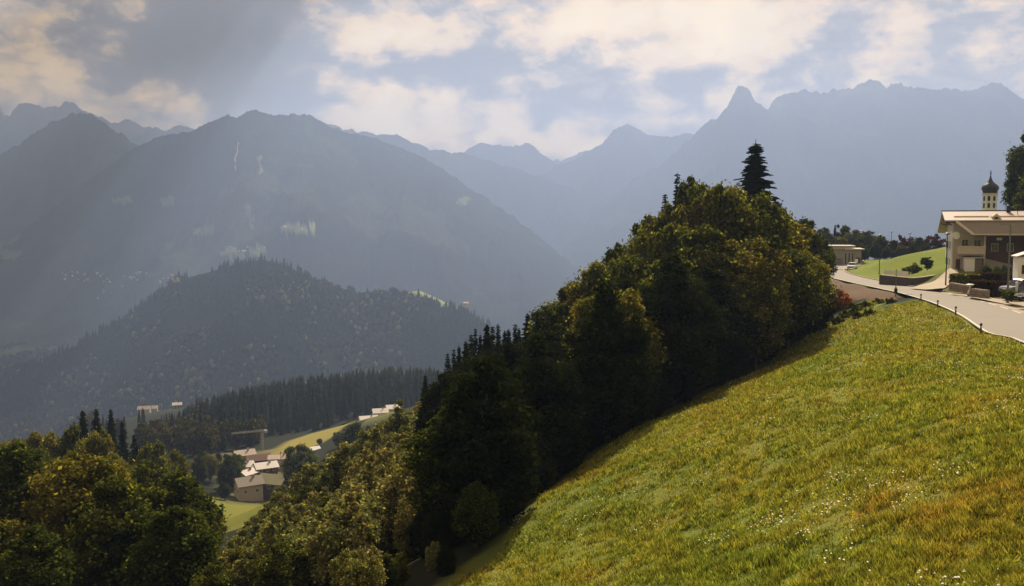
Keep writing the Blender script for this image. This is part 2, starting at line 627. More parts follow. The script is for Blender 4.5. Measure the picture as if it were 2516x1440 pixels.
for c_ in [(2516, 1440, 18), (2300, 1440, 20), (1900, 1440, 25), (1550, 1440, 31), (1200, 1440, 38), (2300, 1250, 25), (2000, 1250, 31),
           (1600, 1250, 42), (1330, 1220, 51), (2516, 1050, 30), (2300, 1000, 37), (1900, 1050, 46), (1500, 1095, 61), (1700, 1005, 72),
           (2400, 900, 50), (2150, 850, 66), (1950, 880, 86), (2250, 790, 80), (2050, 790, 102), (2210, 737, 113), (2120, 728, 120), (2050, 735, 124),
           # under the big wood and down its back
           (1900, 840, 108), (1700, 900, 100), (1500, 980, 95), (1330, 1050, 85), (1150, 1140, 78), (1250, 1250, 60), (1100, 1330, 62),
           (980, 1260, 90), (850, 1290, 96), (700, 1370, 98), (600, 1440, 92), (900, 1440, 70), (1000, 1200, 105), (900, 1190, 120),
           (760, 1270, 125), (1850, 790, 150), (1600, 860, 150), (1350, 940, 150), (1100, 1010, 160), (950, 1060, 190),
           # lower left
           (0, 1300, 120), (250, 1360, 112), (450, 1345, 150), (520, 1320, 200), (560, 1242, 290), (640, 1234, 322), (100, 1210, 220), (0, 1200, 200),
           (300, 1180, 280), (-300, 1300, 130), (-300, 1180, 250), (200, 1440, 85), (0, 1440, 80), (720, 1180, 350), (600, 1110, 420), (500, 1115, 440),
           (350, 1130, 380), (700, 1105, 430), (850, 1048, 540), (950, 1060, 420), (1050, 990, 480), (300, 1100, 480), (100, 1100, 420),
           # bench with the conifer ridge
           (450, 1060, 560), (600, 1020, 620), (800, 985, 680), (1000, 965, 740), (1100, 950, 700), (360, 1020, 860), (450, 1000, 900), (200, 1080, 700),
           # right side, mound, village
           (2095, 662, 214), (2100, 640, 250), (2020, 652, 246), (2325, 606, 215), (2250, 622, 200), (2180, 638, 190), (2320, 660, 155), (2240, 668, 150),
           (2170, 690, 143), (2345, 675, 140), (2516, 668, 140), (2340, 700, 118), (2430, 712, 108), (2516, 730, 98), (2300, 692, 130),
           ]:
    cp(*c_)
CP += [(130, 120, -4), (180, 200, 4), (160, 60, 4), (60, -10, 2), (20, -30, -1), (0, 5, -9.5), (-40, -20, -14), (-100, 0, -32), (-100, 60, -46), (-200, 60, -55),
       (0, -120, 10), (-200, -120, -20), (150, -120, 40), (150, 290, -22), (100, 330, -30), (200, 330, -10), (60, 260, -28), (0, 260, -75), (60, 400, -90),
       (200, 450, -60), (300, 300, 10), (0, 500, -125), (150, 700, -150), (-400, 300, -105), (-400, 600, -170), (-600, 400, -190), (0, 900, -200), (-300, 1100, -250),
       (200, 1000, -230), (400, 700, -140), (500, 400, 0), (-800, 900, -330), (0, 1400, -330), (500, 1400, -330), (-700, 1400, -400)]
for i in range(0, len(road_left), 7):
    p = road_left[i]
    CP.append(tuple(p))
    q = p[:2] + nor[i] * (ROAD_W + .6)
    CP.append((q[0], q[1], p[2] + .05))
    if 25 < p[1] < 118:
        q = p[:2] + nor[i] * (ROAD_W + 4.6)
        CP.append((q[0], q[1], p[2] + .08))
CP = np.array(CP)
CC = 6.0


def phi(dx, dy):
    return np.sqrt(dx * dx + dy * dy + CC * CC)


A = phi(CP[:, None, 0] - CP[None, :, 0], CP[:, None, 1] - CP[None, :, 1])
A += np.eye(len(CP)) * -0.35
Wt = np.linalg.solve(A, CP[:, 2])


def sstep(v, lo, hi):
    t = np.clip((v - lo) / (hi - lo), 0, 1)
    return t * t * (3 - 2 * t)


def road_dist(x, y):
    x, y = np.atleast_1d(np.asarray(x, float)).ravel(), np.atleast_1d(np.asarray(y, float)).ravel()
    out = np.full(len(x), 1e9)
    ctr = road_left[:, :2] + nor * ROAD_W / 2
    sel = (x > -10) & (x < 180) & (y > -20) & (y < 340)
    if sel.any():
        xs_, ys_ = x[sel], y[sel]
        best = np.full(len(xs_), 1e9)
        for i in range(len(ctr)):
            best = np.minimum(best, (xs_ - ctr[i, 0]) ** 2 + (ys_ - ctr[i, 1]) ** 2)
        out[sel] = np.sqrt(best)
    return out


def gz(x, y):
    """height of the near ground"""
    x, y = np.atleast_1d(np.asarray(x, float)), np.atleast_1d(np.asarray(y, float))
    sh = x.shape
    x, y = x.ravel(), y.ravel()
    z = np.zeros(len(x))
    for i in range(0, len(x), 20000):
        s_ = slice(i, i + 20000)
        z[s_] = phi(x[s_, None] - CP[None, :, 0], y[s_, None] - CP[None, :, 1]) @ Wt
    r = np.hypot(x, y)
    z += fbm(x / 9, y / 9, 3, 3) * .34 * sstep(r, 5, 40) * (1 - sstep(y, 100, 130)) * sstep(np.interp(y, road_left[:110, 1], road_left[:110, 0]) - x, 1.5, 10)
    far = sstep(r, 900, 1600)
    z = z * (1 - far) + np.maximum(-440, -330 - (r - 1400) * .15) * far
    back = sstep(-y, 60, 1200)
    z = z * (1 - back) + (10 + .30 * np.maximum(-y, 0)) * back
    z = z + fbm(x / 120, y / 120, 4, 9) * 5 * sstep(r, 250, 700)
    return np.maximum(z, -440).reshape(sh)


def gz1(x, y):
    return float(gz(np.array([x]), np.array([y]))[0])


def axis(lo, dense0, dense1, hi, st, grow=1.09):
    a = list(np.arange(dense0, dense1 + st, st))
    v, s_ = a[-1], st
    up = []
    while v < hi:
        s_ *= grow
        v += s_
        up.append(v)
    v, s_ = dense0, st
    dn = []
    while v > lo:
        s_ *= grow
        v -= s_
        dn.append(v)
    return np.array(dn[::-1] + a + up)


BOX = 11500.0
gx = axis(-BOX, -60, 100, BOX, 1.1)
gy = axis(-BOX, 10, 180, BOX, 1.1)
gx = gx[(gx > -BOX + 40) & (gx < BOX - 40)]
gy = gy[(gy > -4000) & (gy < BOX - 40)]
GX, GY = np.meshgrid(gx, gy)
GZ = gz(GX, GY)
# keep the ground just under the road and its side strip
cand = (GX > 5) & (GX < 110) & (GY > 0) & (GY < 300)
cx_, cy_ = GX[cand], GY[cand]
bd, bi = np.full(len(cx_), 1e9), np.zeros(len(cx_), int)
for i in range(len(road_left)):
    d2 = (cx_ - road_left[i, 0]) ** 2 + (cy_ - road_left[i, 1]) ** 2
    m_ = d2 < bd
    bd[m_], bi[m_] = d2[m_], i
off_ = (cx_ - road_left[bi, 0]) * nor[bi, 0] + (cy_ - road_left[bi, 1]) * nor[bi, 1]
wide = np.where(road_left[bi, 1] < 120, ROAD_W + 5.0, ROAD_W + .4)
on_ = (off_ > -1.2) & (off_ < wide) & (bd < 300)
zc_ = GZ[cand]
zc_[on_] = np.minimum(zc_[on_], road_left[bi[on_], 2] + .02)
GZ[cand] = zc_
nx, ny = len(gx), len(gy)
V = np.stack([GX.ravel(), GY.ravel(), GZ.ravel()], 1)
ii = np.arange((ny - 1) * nx).reshape(ny - 1, nx)[:, :-1].ravel()
Fq = np.stack([ii, ii + 1, ii + nx + 1, ii + nx], 1)
me = np_mesh('ground', V, Fq, M['ground'], True)
x, y = V[:, 0], V[:, 1]
r = np.hypot(x, y)
sx, sy = to_px(x, np.maximum(y, 1), V[:, 2])


def poly_mask(px, py, poly):
    ins = np.zeros(len(px), bool)
    n_ = len(poly)
    for i in range(n_):
        x0, y0 = poly[i]
        x1, y1 = poly[(i + 1) % n_]
        c_ = ((y0 > py) != (y1 > py)) & (px < (x1 - x0) * (py - y0) / (y1 - y0 + 1e-9) + x0)
        ins ^= c_
    return ins


def plan(pts):
    """photo points with depth -> ground plan polygon"""
    return [tuple(at(*p)[:2]) for p in pts]


WOOD = (.022, .017, .011)
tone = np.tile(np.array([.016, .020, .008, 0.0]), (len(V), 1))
# meadow of the foreground
EDGE = plan([(1120, 1440, 40), (1200, 1400, 41), (1310, 1260, 49), (1340, 1190, 53), (1500, 1090, 62), (1700, 1000, 74), (1950, 870, 88), (2050, 790, 102), (2140, 745, 112), (2215, 728, 116)])
MEADOW = EDGE + [(40, 100), (80, 110), (120, 130), (120, -60), (-20, -60), (-12, 20)]
mm = poly_mask(x, y, MEADOW)
tone[mm] = (.12, .13, .014, 1.0)
# strip just inside the wood edge is grass too
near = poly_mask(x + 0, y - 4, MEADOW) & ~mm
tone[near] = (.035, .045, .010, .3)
# mound, gardens, slopes on the right
MOUND = plan([(2085, 668, 200), (2110, 640, 250), (2330, 600, 235), (2420, 600, 235), (2420, 670, 150), (2345, 672, 146), (2240, 684, 140), (2165, 690, 146)])
mo = poly_mask(x, y, MOUND)
tone[mo] = (.15, .20, .012, .35)
rt = (x > 52) & (y > 60) & (y < 330) & ~mo & ~mm
tone[rt] = (.10, .11, .03, .3)
tone[(x > 130) | (y < -30)] = (.09, .11, .02, .5)
EARTH = plan([(1990, 668, 190), (2040, 684, 174), (2110, 701, 147), (2215, 727, 114.5), (2195, 738, 113), (2120, 736, 118), (2050, 745, 122), (2000, 760, 126)])
ea = poly_mask(x, y, EARTH)
tone[ea] = (.15, .10, .065, 0)
# grass clearings further down
for pl, c_ in [([(470, 1225, 305), (640, 1228, 312), (720, 1300, 230), (640, 1420, 140), (520, 1440, 140), (430, 1330, 180)], (.15, .15, .022, .3)),
               ([(640, 1112, 425), (780, 1068, 500), (860, 1040, 560), (870, 1075, 500), (800, 1120, 420), (700, 1130, 400)], (.26, .22, .055, .2)),
               ([(350, 1025, 830), (440, 992, 960), (460, 1010, 860), (380, 1035, 780)], (.20, .18, .08, .1)),
               ([(480, 1215, 300), (560, 1190, 330), (600, 1240, 300)], (.10, .11, .02, .2)),
               ([(870, 1050, 480), (960, 1000, 560), (1010, 1010, 520), (950, 1060, 440)], (.12, .13, .03, .2)),
               ([(560, 1240, 310), (720, 1190, 320), (760, 1110, 400), (640, 1100, 430), (560, 1120, 420)], (.11, .09, .05, .2))]:
    mk = poly_mask(x, y, plan(pl))
    tone[mk] = c_
fr = r > 900
patch = fbm(x / 260, y / 260, 4, 21)
tone[fr] = np.where((patch[fr] > .30)[:, None], np.array([.085, .10, .035, 0]), np.array([.03, .038, .016, 0]))
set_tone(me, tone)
g_o = link('ground', me)
tag(g_o, 'sloping mountainside with mown grass, woodland floor and the valley bottom beyond', kind='structure')

# ------------------------------------------------------------------ road


def ribbon(off0, off1, lift, i0=0, i1=None, zside=0.0):
    i1 = len(road_left) if i1 is None else i1
    P_ = road_left[i0:i1]
    n_ = nor[i0:i1]
    cols = 5
    vs = []
    for c_ in range(cols):
        o_ = off0 + (off1 - off0) * c_ / (cols - 1)
        q = P_[:, :2] + n_ * o_
        z = np.maximum(P_[:, 2] + lift, gz(q[:, 0], q[:, 1]) * 0 + P_[:, 2] + lift)
        vs.append(np.column_stack([q, z]))
    k_ = len(P_)
    Vv = np.concatenate(vs)
    idx = np.arange(k_ - 1)
    fs = np.concatenate([np.stack([c_ * k_ + idx, (c_ + 1) * k_ + idx, (c_ + 1) * k_ + idx + 1, c_ * k_ + idx + 1], 1) for c_ in range(cols - 1)])
    return Vv, fs


Vr, Fr = ribbon(0, ROAD_W, .13)
tag(link('road', np_mesh('road', Vr, Fr, M['asphalt'], True)), 'two lane asphalt road curving past the meadow towards the mound', kind='structure')
Vr, Fr = ribbon(.12, .27, .136)
tag(link('edge_line', np_mesh('edge_line', Vr, Fr, M['road_paint'])), 'pale painted line along the meadow side of the road', kind='structure')
# near the houses: dashes on the right, kerb further on
d_of = np.concatenate([[0], np.cumsum(np.linalg.norm(np.diff(road_left[:, :2], axis=0), axis=1))])
i_k = int(np.argmin(np.abs(road_left[:, 1] - 116)))
mb = MB()
s_ = 2.0
while s_ < d_of[i_k] + 8:
    i0 = int(np.searchsorted(d_of, s_))
    i1 = int(np.searchsorted(d_of, s_ + 3.2))
    Vd, Fd = ribbon(ROAD_W - .42, ROAD_W - .24, .137, i0, i1 + 1)
    mb.add(Vd, [tuple(f) for f in Fd])
    s_ += 4.6
tag(mb.build('dashed_line', M['road_paint']), 'broken white line along the house side of the road', kind='structure')
Vr, Fr = ribbon(ROAD_W, ROAD_W + 3.8, .12, 0, i_k + 6)
tag(link('pavement', np_mesh('pavement', Vr, Fr, M['paving'], True)), 'sandy asphalt strip between the broken line and the gardens', kind='structure')
mb = MB()
for i in range(i_k + 3, len(road_left) - 1):
    a, b2 = road_left[i], road_left[i + 1]
    qa = [(*(a[:2] + nor[i] * o_), a[2] + h_) for o_, h_ in ((ROAD_W, -.2), (ROAD_W + .22, -.2), (ROAD_W + .22, .29), (ROAD_W, .29))]
    qb = [(*(b2[:2] + nor[i + 1] * o_), b2[2] + h_) for o_, h_ in ((ROAD_W, -.2), (ROAD_W + .22, -.2), (ROAD_W + .22, .29), (ROAD_W, .29))]
    mb.add(qa + qb, [(0, 1, 5, 4), (1, 2, 6, 5), (2, 3, 7, 6), (3, 0, 4, 7)])
tag(mb.build('kerb', M['kerb']), 'pale stone kerb between the road and the grassy mound', kind='structure')


def sheet(name, pts, mat, lift, label, n_=14):
    """draped sheet: quad of photo points with depth"""
    q = [np.array(at(*p)[:2]) for p in pts]
    u = np.linspace(0, 1, n_)
    U, W_ = np.meshgrid(u, u)
    XY = (q[0] * ((1 - U) * (1 - W_))[..., None] + q[1] * (U * (1 - W_))[..., None] + q[2] * (U * W_)[..., None] + q[3] * ((1 - U) * W_)[..., None])
    Z = gz(XY[..., 0], XY[..., 1]) + lift
    Vv = np.column_stack([XY.reshape(-1, 2), Z.ravel()])
    ii_ = np.arange((n_ - 1) * n_).reshape(n_ - 1, n_)[:, :-1].ravel()
    return tag(link(name, np_mesh(name, Vv, np.stack([ii_, ii_ + 1, ii_ + n_ + 1, ii_ + n_], 1), mat, True)), label, kind='structure')


sheet('driveway', [(2235, 701, 128), (2310, 704, 118), (2360, 676, 138), (2345, 668, 148)], M['paving'], .17, 'pale driveway climbing from the road to the big house')
sheet('yard', [(2380, 712, 104), (2600, 775, 84), (2640, 690, 115), (2440, 672, 136)], M['paving'], .10, 'paved yard around the parked cars')
sheet('forecourt', [(1985, 664, 208), (2100, 661, 214), (2125, 648, 250), (1960, 650, 250)], M['asphalt'], .15, 'asphalt forecourt of the flat roofed garages')

# ------------------------------------------------------------------ mountains


def mountain(label, prof, D0, D1, run, bottom, seed, spur=1.0, tops=(.17, .16, .15), rock_at=350., patches=(), jag=1.0, nv=90, exact=True):
    """a mountain range: its crest follows prof (photo points) at a depth that goes from D0 to D1; both flanks are real slopes"""
    prof = np.array(prof, float)
    p0, p1 = prof[0, 0], prof[-1, 0]
    n_ = int((p1 - p0) / 2.2)
    u = np.linspace(0, 1, n_)
    px = p0 + (p1 - p0) * u
    py = np.interp(px, prof[:, 0], prof[:, 1])
    py += fbm(px / 16, px * 0, 4, seed) * 6.5 * jag + fbm(px / 5.5, px * 0, 3, seed + 2, ridged=True) * 2.2 * jag
    dep = D0 + (D1 - D0) * u + fbm(px / 260, px * 0 + 3, 2, seed + 5) * run * .10
    cr = np.array([np.array(at(a, b_, c_)) for a, b_, c_ in zip(px, py, dep)])
    kw_ = np.ones(41) / 41
    hs_ = np.convolve(np.pad(cr[:, 2] - bottom, 20, mode='edge'), kw_, 'valid')
    vs = np.linspace(0, 1, nv) ** 1.25
    rows = []
    tones = []
    dirx = cr[:, 0] / np.hypot(cr[:, 0], cr[:, 1])
    diry = cr[:, 1] / np.hypot(cr[:, 0], cr[:, 1])
    back = np.linspace(1, 0, 14)[:-1]
    seq = [(-b_, b_) for b_ in back] + [(v_, v_) for v_ in vs]
    for sgn, v_ in seq:
        side = -1 if sgn < 0 else 1
        rr = run * v_ * (0.8 if side < 0 else 1.0)
        X = cr[:, 0] - dirx * rr * side
        Yy = cr[:, 1] - diry * rr * side
        h = hs_ + (cr[:, 2] - bottom - hs_) * math.exp(-v_ * 40)
        # concave-convex slope, never rising above the crest line as seen from the valley
        z = bottom + h * (1 - v_) ** 1.12
        amp = np.minimum(h, 900) * .36 * spur * (v_ ** .55) * (1 - v_) ** .35
        rn = fbm(X / 620, Yy / 1500 + 7, 6, seed + 30, ridged=True, gain=.52)
        rn2 = fbm(X / 150, Yy / 260, 4, seed + 50, ridged=True)
        z = z + amp * (rn - .35) + np.minimum(h, 500) * .03 * rn2 * (v_ > 0) * (1 - v_)
        z = np.where(v_ == 0, cr[:, 2], z)
        if side > 0:   # keep the crest the skyline
            lim = cr[:, 2] * (Yy / cr[:, 1]) - 4 - v_ * 60
            z = np.minimum(z, np.where(v_ == 0, z, lim))
        rows.append(np.column_stack([X, Yy, np.maximum(z, bottom - 2)]))
    Vv = np.concatenate(rows)
    k_ = len(seq)
    ii_ = np.arange((k_ - 1) * n_).reshape(k_ - 1, n_)[:, :-1].ravel()
    me_ = np_mesh('mountain', Vv, np.stack([ii_, ii_ + n_, ii_ + n_ + 1, ii_ + 1], 1), M['mountain'], True)
    z = Vv[:, 2]
    na = fbm(Vv[:, 0] / 420, Vv[:, 1] / 700, 5, seed + 70)
    nb = fbm(Vv[:, 0] / 130, Vv[:, 1] / 200, 4, seed + 90)
    rock = sstep(z + na * 320, rock_at - 120, rock_at + 220)[:, None]
    forest = np.array([.022, .028, .014])
    meadow_ = np.array([.050, .062, .024])
    pas = sstep(na + nb * .5, .22, .34)[:, None] * .8
    colr = forest * (1 - pas) + meadow_ * pas
    colr = colr * (1 - rock) + np.array(tops) * (.75 + .5 * nb[:, None]) * rock
    qx, qy = to_px(Vv[:, 0], Vv[:, 1], z)
    for poly, c_ in patches:
        mk = poly_mask(qx + fbm(qx / 14, qy / 10, 3, 4) * (3 if len(poly) == 6 else 12), qy + fbm(qx / 12, qy / 8, 3, 8) * 4, poly)
        colr[mk] = c_
    set_tone(me_, np.column_stack([colr, np.ones(len(colr))]))
    o_ = link('mountain', me_)
    tag(o_, label, kind='structure')
    return o_


mountain('jagged far range at the left edge of the valley', [(-260, 330), (-120, 270), (-40, 250), (0, 262), (10, 280), (24, 287), (30, 272), (48, 254), (75, 253), (108, 265), (130, 260), (150, 256),
         (166, 247), (182, 252), (205, 270), (240, 282), (262, 294), (288, 301), (312, 292), (328, 296), (350, 308), (385, 314), (404, 320), (422, 312), (440, 305), (470, 316), (492, 330), (560, 400)],
         9300, 8600, 2600, -400, 101, rock_at=900)
mountain('shaded wooded mountain on the left', [(-320, 560), (-150, 460), (0, 380), (60, 345), (120, 303), (160, 285), (200, 275), (240, 290), (300, 330), (400, 400), (520, 480), (700, 600)],
         6900, 6400, 2200, -420, 202, rock_at=1200)
mountain('broad central mountain with a pale gully and forest clearings', [(-60, 660), (60, 560), (190, 465), (260, 410), (330, 362), (400, 332), (470, 320), (500, 308), (540, 290), (562, 281), (585, 290), (605, 277), (630, 268), (652, 276), (680, 284), (720, 280),
         (755, 282), (785, 295), (830, 320), (880, 330), (960, 352), (1020, 378), (1080, 412), (1140, 452), (1200, 490), (1300, 560), (1420, 660)],
         5000, 5400, 2300, -440, 303, rock_at=1050,
         patches=[([(574, 420), (583, 362), (586, 350), (588, 352), (579, 390), (576.5, 421)], (.65, .64, .60)), ([(634, 385), (642, 385), (640, 430), (633, 430)], (.22, .22, .16)),
                  ([(680, 570), (690, 553), (735, 550), (745, 560), (778, 545), (776, 568), (730, 573)], (.34, .40, .18)),
                  ([(540, 625), (560, 610), (600, 615), (660, 605), (650, 622), (590, 632)], (.20, .24, .11)),
                  ([(270, 490), (320, 480), (325, 498), (280, 500)], (.16, .20, .09)), ([(600, 500), (612, 500), (625, 560), (615, 565)], (.14, .17, .08)),
                  ([(1130, 485), (1155, 485), (1150, 505), (1130, 503)], (.16, .20, .09)), ([(400, 485), (430, 480), (425, 505), (400, 500)], (.12, .15, .07)),
                  ([(480, 560), (530, 555), (520, 575), (480, 575)], (.14, .18, .08)),
                  ([(0, 570), (45, 560), (50, 590), (0, 600)], (.12, .16, .08)), ([(0, 612), (50, 618), (40, 640), (0, 635)], (.13, .17, .08))])
mountain('long saddle ridge behind the central mountain', [(700, 330), (780, 300), (830, 312), (880, 322), (925, 330), (960, 328), (1000, 341), (1015, 352), (1060, 365), (1100, 372), (1150, 378), (1220, 400), (1300, 425), (1400, 460), (1560, 560)],
         7300, 7600, 2100, -420, 404, rock_at=900)
mountain('two low far peaks in the middle gap', [(1060, 440), (1120, 392), (1145, 370), (1165, 355), (1185, 350), (1205, 354), (1225, 352), (1245, 362), (1270, 356), (1297, 350), (1320, 366), (1345, 388), (1365, 402), (1400, 425), (1460, 470)],
         9000, 8900, 2000, -400, 505, rock_at=800)
mountain('small farthest peak seen through the valley gap', [(1280, 430), (1340, 405), (1370, 393), (1395, 390), (1420, 378), (1440, 371), (1460, 380), (1500, 400), (1560, 430)],
         10000, 10000, 1200, -300, 606, rock_at=800)
mountain('rounded shoulder mountain right of the gap', [(1240, 520), (1300, 455), (1345, 420), (1390, 400), (1440, 376), (1480, 352), (1500, 330), (1520, 309), (1545, 306), (1570, 316), (1590, 328), (1640, 333), (1690, 329), (1760, 330), (1860, 380), (2000, 480)],
         8500, 8300, 2300, -420, 707, rock_at=900)
mountain('high rocky massif with a pointed peak above the houses', [(1380, 560), (1480, 490), (1560, 440), (1640, 392), (1700, 335), (1715, 318), (1745, 300), (1770, 280), (1790, 255), (1803, 232), (1812, 214), (1822, 210), (1838, 221), (1852, 240), (1870, 256), (1886, 268),
         (1895, 252), (1915, 238), (1940, 225), (1962, 222), (1978, 217), (1990, 226), (2040, 222), (2100, 211), (2120, 200), (2140, 192), (2160, 200), (2178, 214), (2190, 204), (2212, 202), (2240, 213),
         (2300, 219), (2360, 221), (2390, 220), (2420, 210), (2440, 202), (2458, 200), (2480, 216), (2516, 240), (2600, 262), (2700, 300), (2850, 380), (3050, 520)],
         7400, 7000, 2900, -420, 808, rock_at=950, jag=1.3)


# ------------------------------------------------------------------ haze
haze_m, T = new_mat('haze')
o = T.n('ShaderNodeOutputMaterial')
pv = T.n('ShaderNodeVolumePrincipled')
pv.inputs['Color'].default_value = (.425, .585, 1.0, 1)
pv.inputs['Density'].default_value = 1.85e-4
pv.inputs['Anisotropy'].default_value = 0.30
T.put(o.inputs['Volume'], pv.outputs[0])
mb = MB()
mb.box(-BOX, BOX, -4100, BOX, -446, 1420)
tag(mb.build('haze', haze_m), 'thin blue summer haze filling the valley', kind='stuff')

# ------------------------------------------------------------------ unseen cumulus added above the left mountains so its shadow falls through the haze
m, T = new_mat('cloud')
o = T.n('ShaderNodeOutputMaterial')
d = T.n('ShaderNodeBsdfDiffuse')
d.inputs[0].default_value = (.80, .80, .82, 1)
tr = T.n('ShaderNodeBsdfTranslucent')
tr.inputs[0].default_value = (.75, .75, .78, 1)
mx = T.n('ShaderNodeMixShader')
mx.inputs[0].default_value = .3
T.put(mx.inputs[1], d.outputs[0])
T.put(mx.inputs[2], tr.outputs[0])
T.put(o.inputs[0], mx.outputs[0])
M['cloud'] = m
crng = np.random.default_rng(17)
bmx = bmesh.new()
bmesh.ops.create_icosphere(bmx, subdivisions=4, radius=1.0)
ico_v = np.array([v.co[:] for v in bmx.verts])
ico_f = np.array([[v.index for v in f.verts] for f in bmx.faces])
bmx.free()


def cumulus(path, width, n_, label, zc=2700):
    """bank of billowing puffs with a flattish base along a plan path"""
    path = np.array(path, float)
    VV, FF = [], []
    for k in range(n_):
        t = crng.random() * (len(path) - 1)
        i_ = int(t)
        c_ = path[i_] * (1 - t + i_) + path[min(i_ + 1, len(path) - 1)] * (t - i_)
        w_ = width[0] + (width[1] - width[0]) * t / (len(path) - 1)
        c_ = c_ + crng.uniform(-.5, .5, 2) * w_
        r_ = w_ * crng.uniform(.13, .26)
        P_ = ico_v * (1 + .28 * fbm(ico_v[:, 0] * 2.1 + k * 7, ico_v[:, 1] * 2.1 + ico_v[:, 2] * 2.4, 5, 19)[:, None])
        P_ = P_ * r_ * np.array([1.15, 1.15, .75])
        P_[:, 2] = np.maximum(P_[:, 2], -r_ * .30 + .1 * P_[:, 2])
        VV.append(P_ + np.array([c_[0], c_[1], zc + crng.uniform(0, .4) * w_ * .3]))
        FF.append(ico_f + k * len(ico_v))
    tag(link('cloud', np_mesh('cloud', np.concatenate(VV), np.concatenate(FF), M['cloud'], True)), label, kind='stuff')


cumulus([(-330, 4750), (-900, 6000), (-1650, 7300), (-2300, 8500)], (560, 1350), 60, 'unseen cumulus bank added to shade the haze over the left side of the valley')
cumulus([(-2600, 6400), (-3300, 7600)], (1300, 1500), 16, 'second unseen cumulus bank added to shade the haze further left')

# ------------------------------------------------------------------ wooded hill in the valley
HILL = np.array([(-150, 940), (0, 905), (100, 880), (190, 840), (270, 798), (340, 750), (400, 705), (440, 680), (480, 668), (530, 655), (580, 640), (625, 631), (660, 632), (700, 645), (740, 662),
                 (780, 680), (840, 700), (900, 712), (950, 716), (990, 712), (1030, 705), (1070, 722), (1110, 742), (1150, 758), (1200, 790), (1260, 840), (1330, 900), (1420, 980)], float)
hn = 300
u = np.linspace(0, 1, hn)
hpx = HILL[0, 0] + (HILL[-1, 0] - HILL[0, 0]) * u
hpy = np.interp(hpx, HILL[:, 0], HILL[:, 1]) + 9
crest = np.array([np.array(at(a, b_, 2050)) for a, b_ in zip(hpx, hpy)])
hv = np.concatenate([-np.linspace(1, 0, 16)[:-1], np.linspace(0, 1, 80)])
rows = []
for v_ in hv:
    side = 1 if v_ >= 0 else -1
    a_ = abs(v_)
    run = 820 if side > 0 else 700
    X = crest[:, 0] * (1 - (run * a_ * side) / 2050) if side > 0 else crest[:, 0]
    Yy = crest[:, 1] - run * a_ * side
    h = crest[:, 2] + 440
    z = -440 + h * (1 - a_) ** .95
    sp = fbm(X / 190, Yy / 520 + 3, 5, 611, ridged=True)
    z = z + np.minimum(h, 300) * .17 * (a_ ** .6) * (1 - a_) ** .4 * (sp - .3)
    if side > 0:
        z = np.minimum(z, crest[:, 2] * (Yy / crest[:, 1]) - a_ * 25)
    rows.append(np.column_stack([X, Yy, np.maximum(z, -441)]))
HV = np.concatenate(rows)
k_ = len(hv)
ii = np.arange((k_ - 1) * hn).reshape(k_ - 1, hn)[:, :-1].ravel()
me = np_mesh('hill', HV, np.stack([ii, ii + hn, ii + hn + 1, ii + 1], 1), M['mountain'], True)
hx, hy = to_px(HV[:, 0], HV[:, 1], HV[:, 2])
glade = poly_mask(hx, hy, [(955, 712), (1000, 700), (1035, 700), (1080, 725), (1165, 752), (1150, 768), (1090, 755), (1030, 735), (980, 725)])
col = np.tile(np.array([.020, .024, .012, 1.0]), (len(HV), 1))
col[glade] = (.30, .33, .15, 1)
set_tone(me, col)
tag(link('hill', me), 'rounded wooded hill in the middle of the valley with a pale pasture on its right shoulder', kind='structure')

HG = HV.reshape(k_, hn, 3)


def low_tree(kind, rng):
    """small far tree as (verts, tris), unit height"""
    if kind == 0:      # conifer: three stacked ragged cones
        vs, fs = [], []
        for z0, z1, r_ in ((.08, .55, .23), (.32, .8, .17), (.58, 1.0, .105)):
            b_ = len(vs)
            n_ = 6
            for q in range(n_):
                t = 2 * math.pi * (q + rng.random() * .5) / n_
                rr = r_ * (.7 + .5 * rng.random())
                vs.append((rr * math.cos(t), rr * math.sin(t), z0 + .05 * rng.random()))
            vs.append((0, 0, z1))
            fs += [(b_ + q, b_ + (q + 1) % n_, b_ + n_) for q in range(n_)]
        return np.array(vs), np.array(fs)
    vs, fs = [], []    # broadleaf: uneven ball of facets
    n_, lv = 7, 4
    for L in range(lv):
        ph = math.pi * (L + .6) / lv
        for q in range(n_):
            t = 2 * math.pi * (q + (L % 2) * .5) / n_
            rr = .40 * math.sin(ph) * (.65 + .6 * rng.random())
            vs.append((rr * math.cos(t), rr * math.sin(t), .52 - .46 * math.cos(ph) * (.8 + .3 * rng.random())))
    for L in range(lv - 1):
        for q in range(n_):
            a, b_ = L * n_ + q, L * n_ + (q + 1) % n_
            fs += [(a, b_, b_ + n_), (a, b_ + n_, a + n_)]
    t_ = len(vs)
    vs.append((0, 0, .98))
    fs += [((lv - 1) * n_ + q, (lv - 1) * n_ + (q + 1) % n_, t_) for q in range(n_)]
    return np.array(vs), np.array(fs)


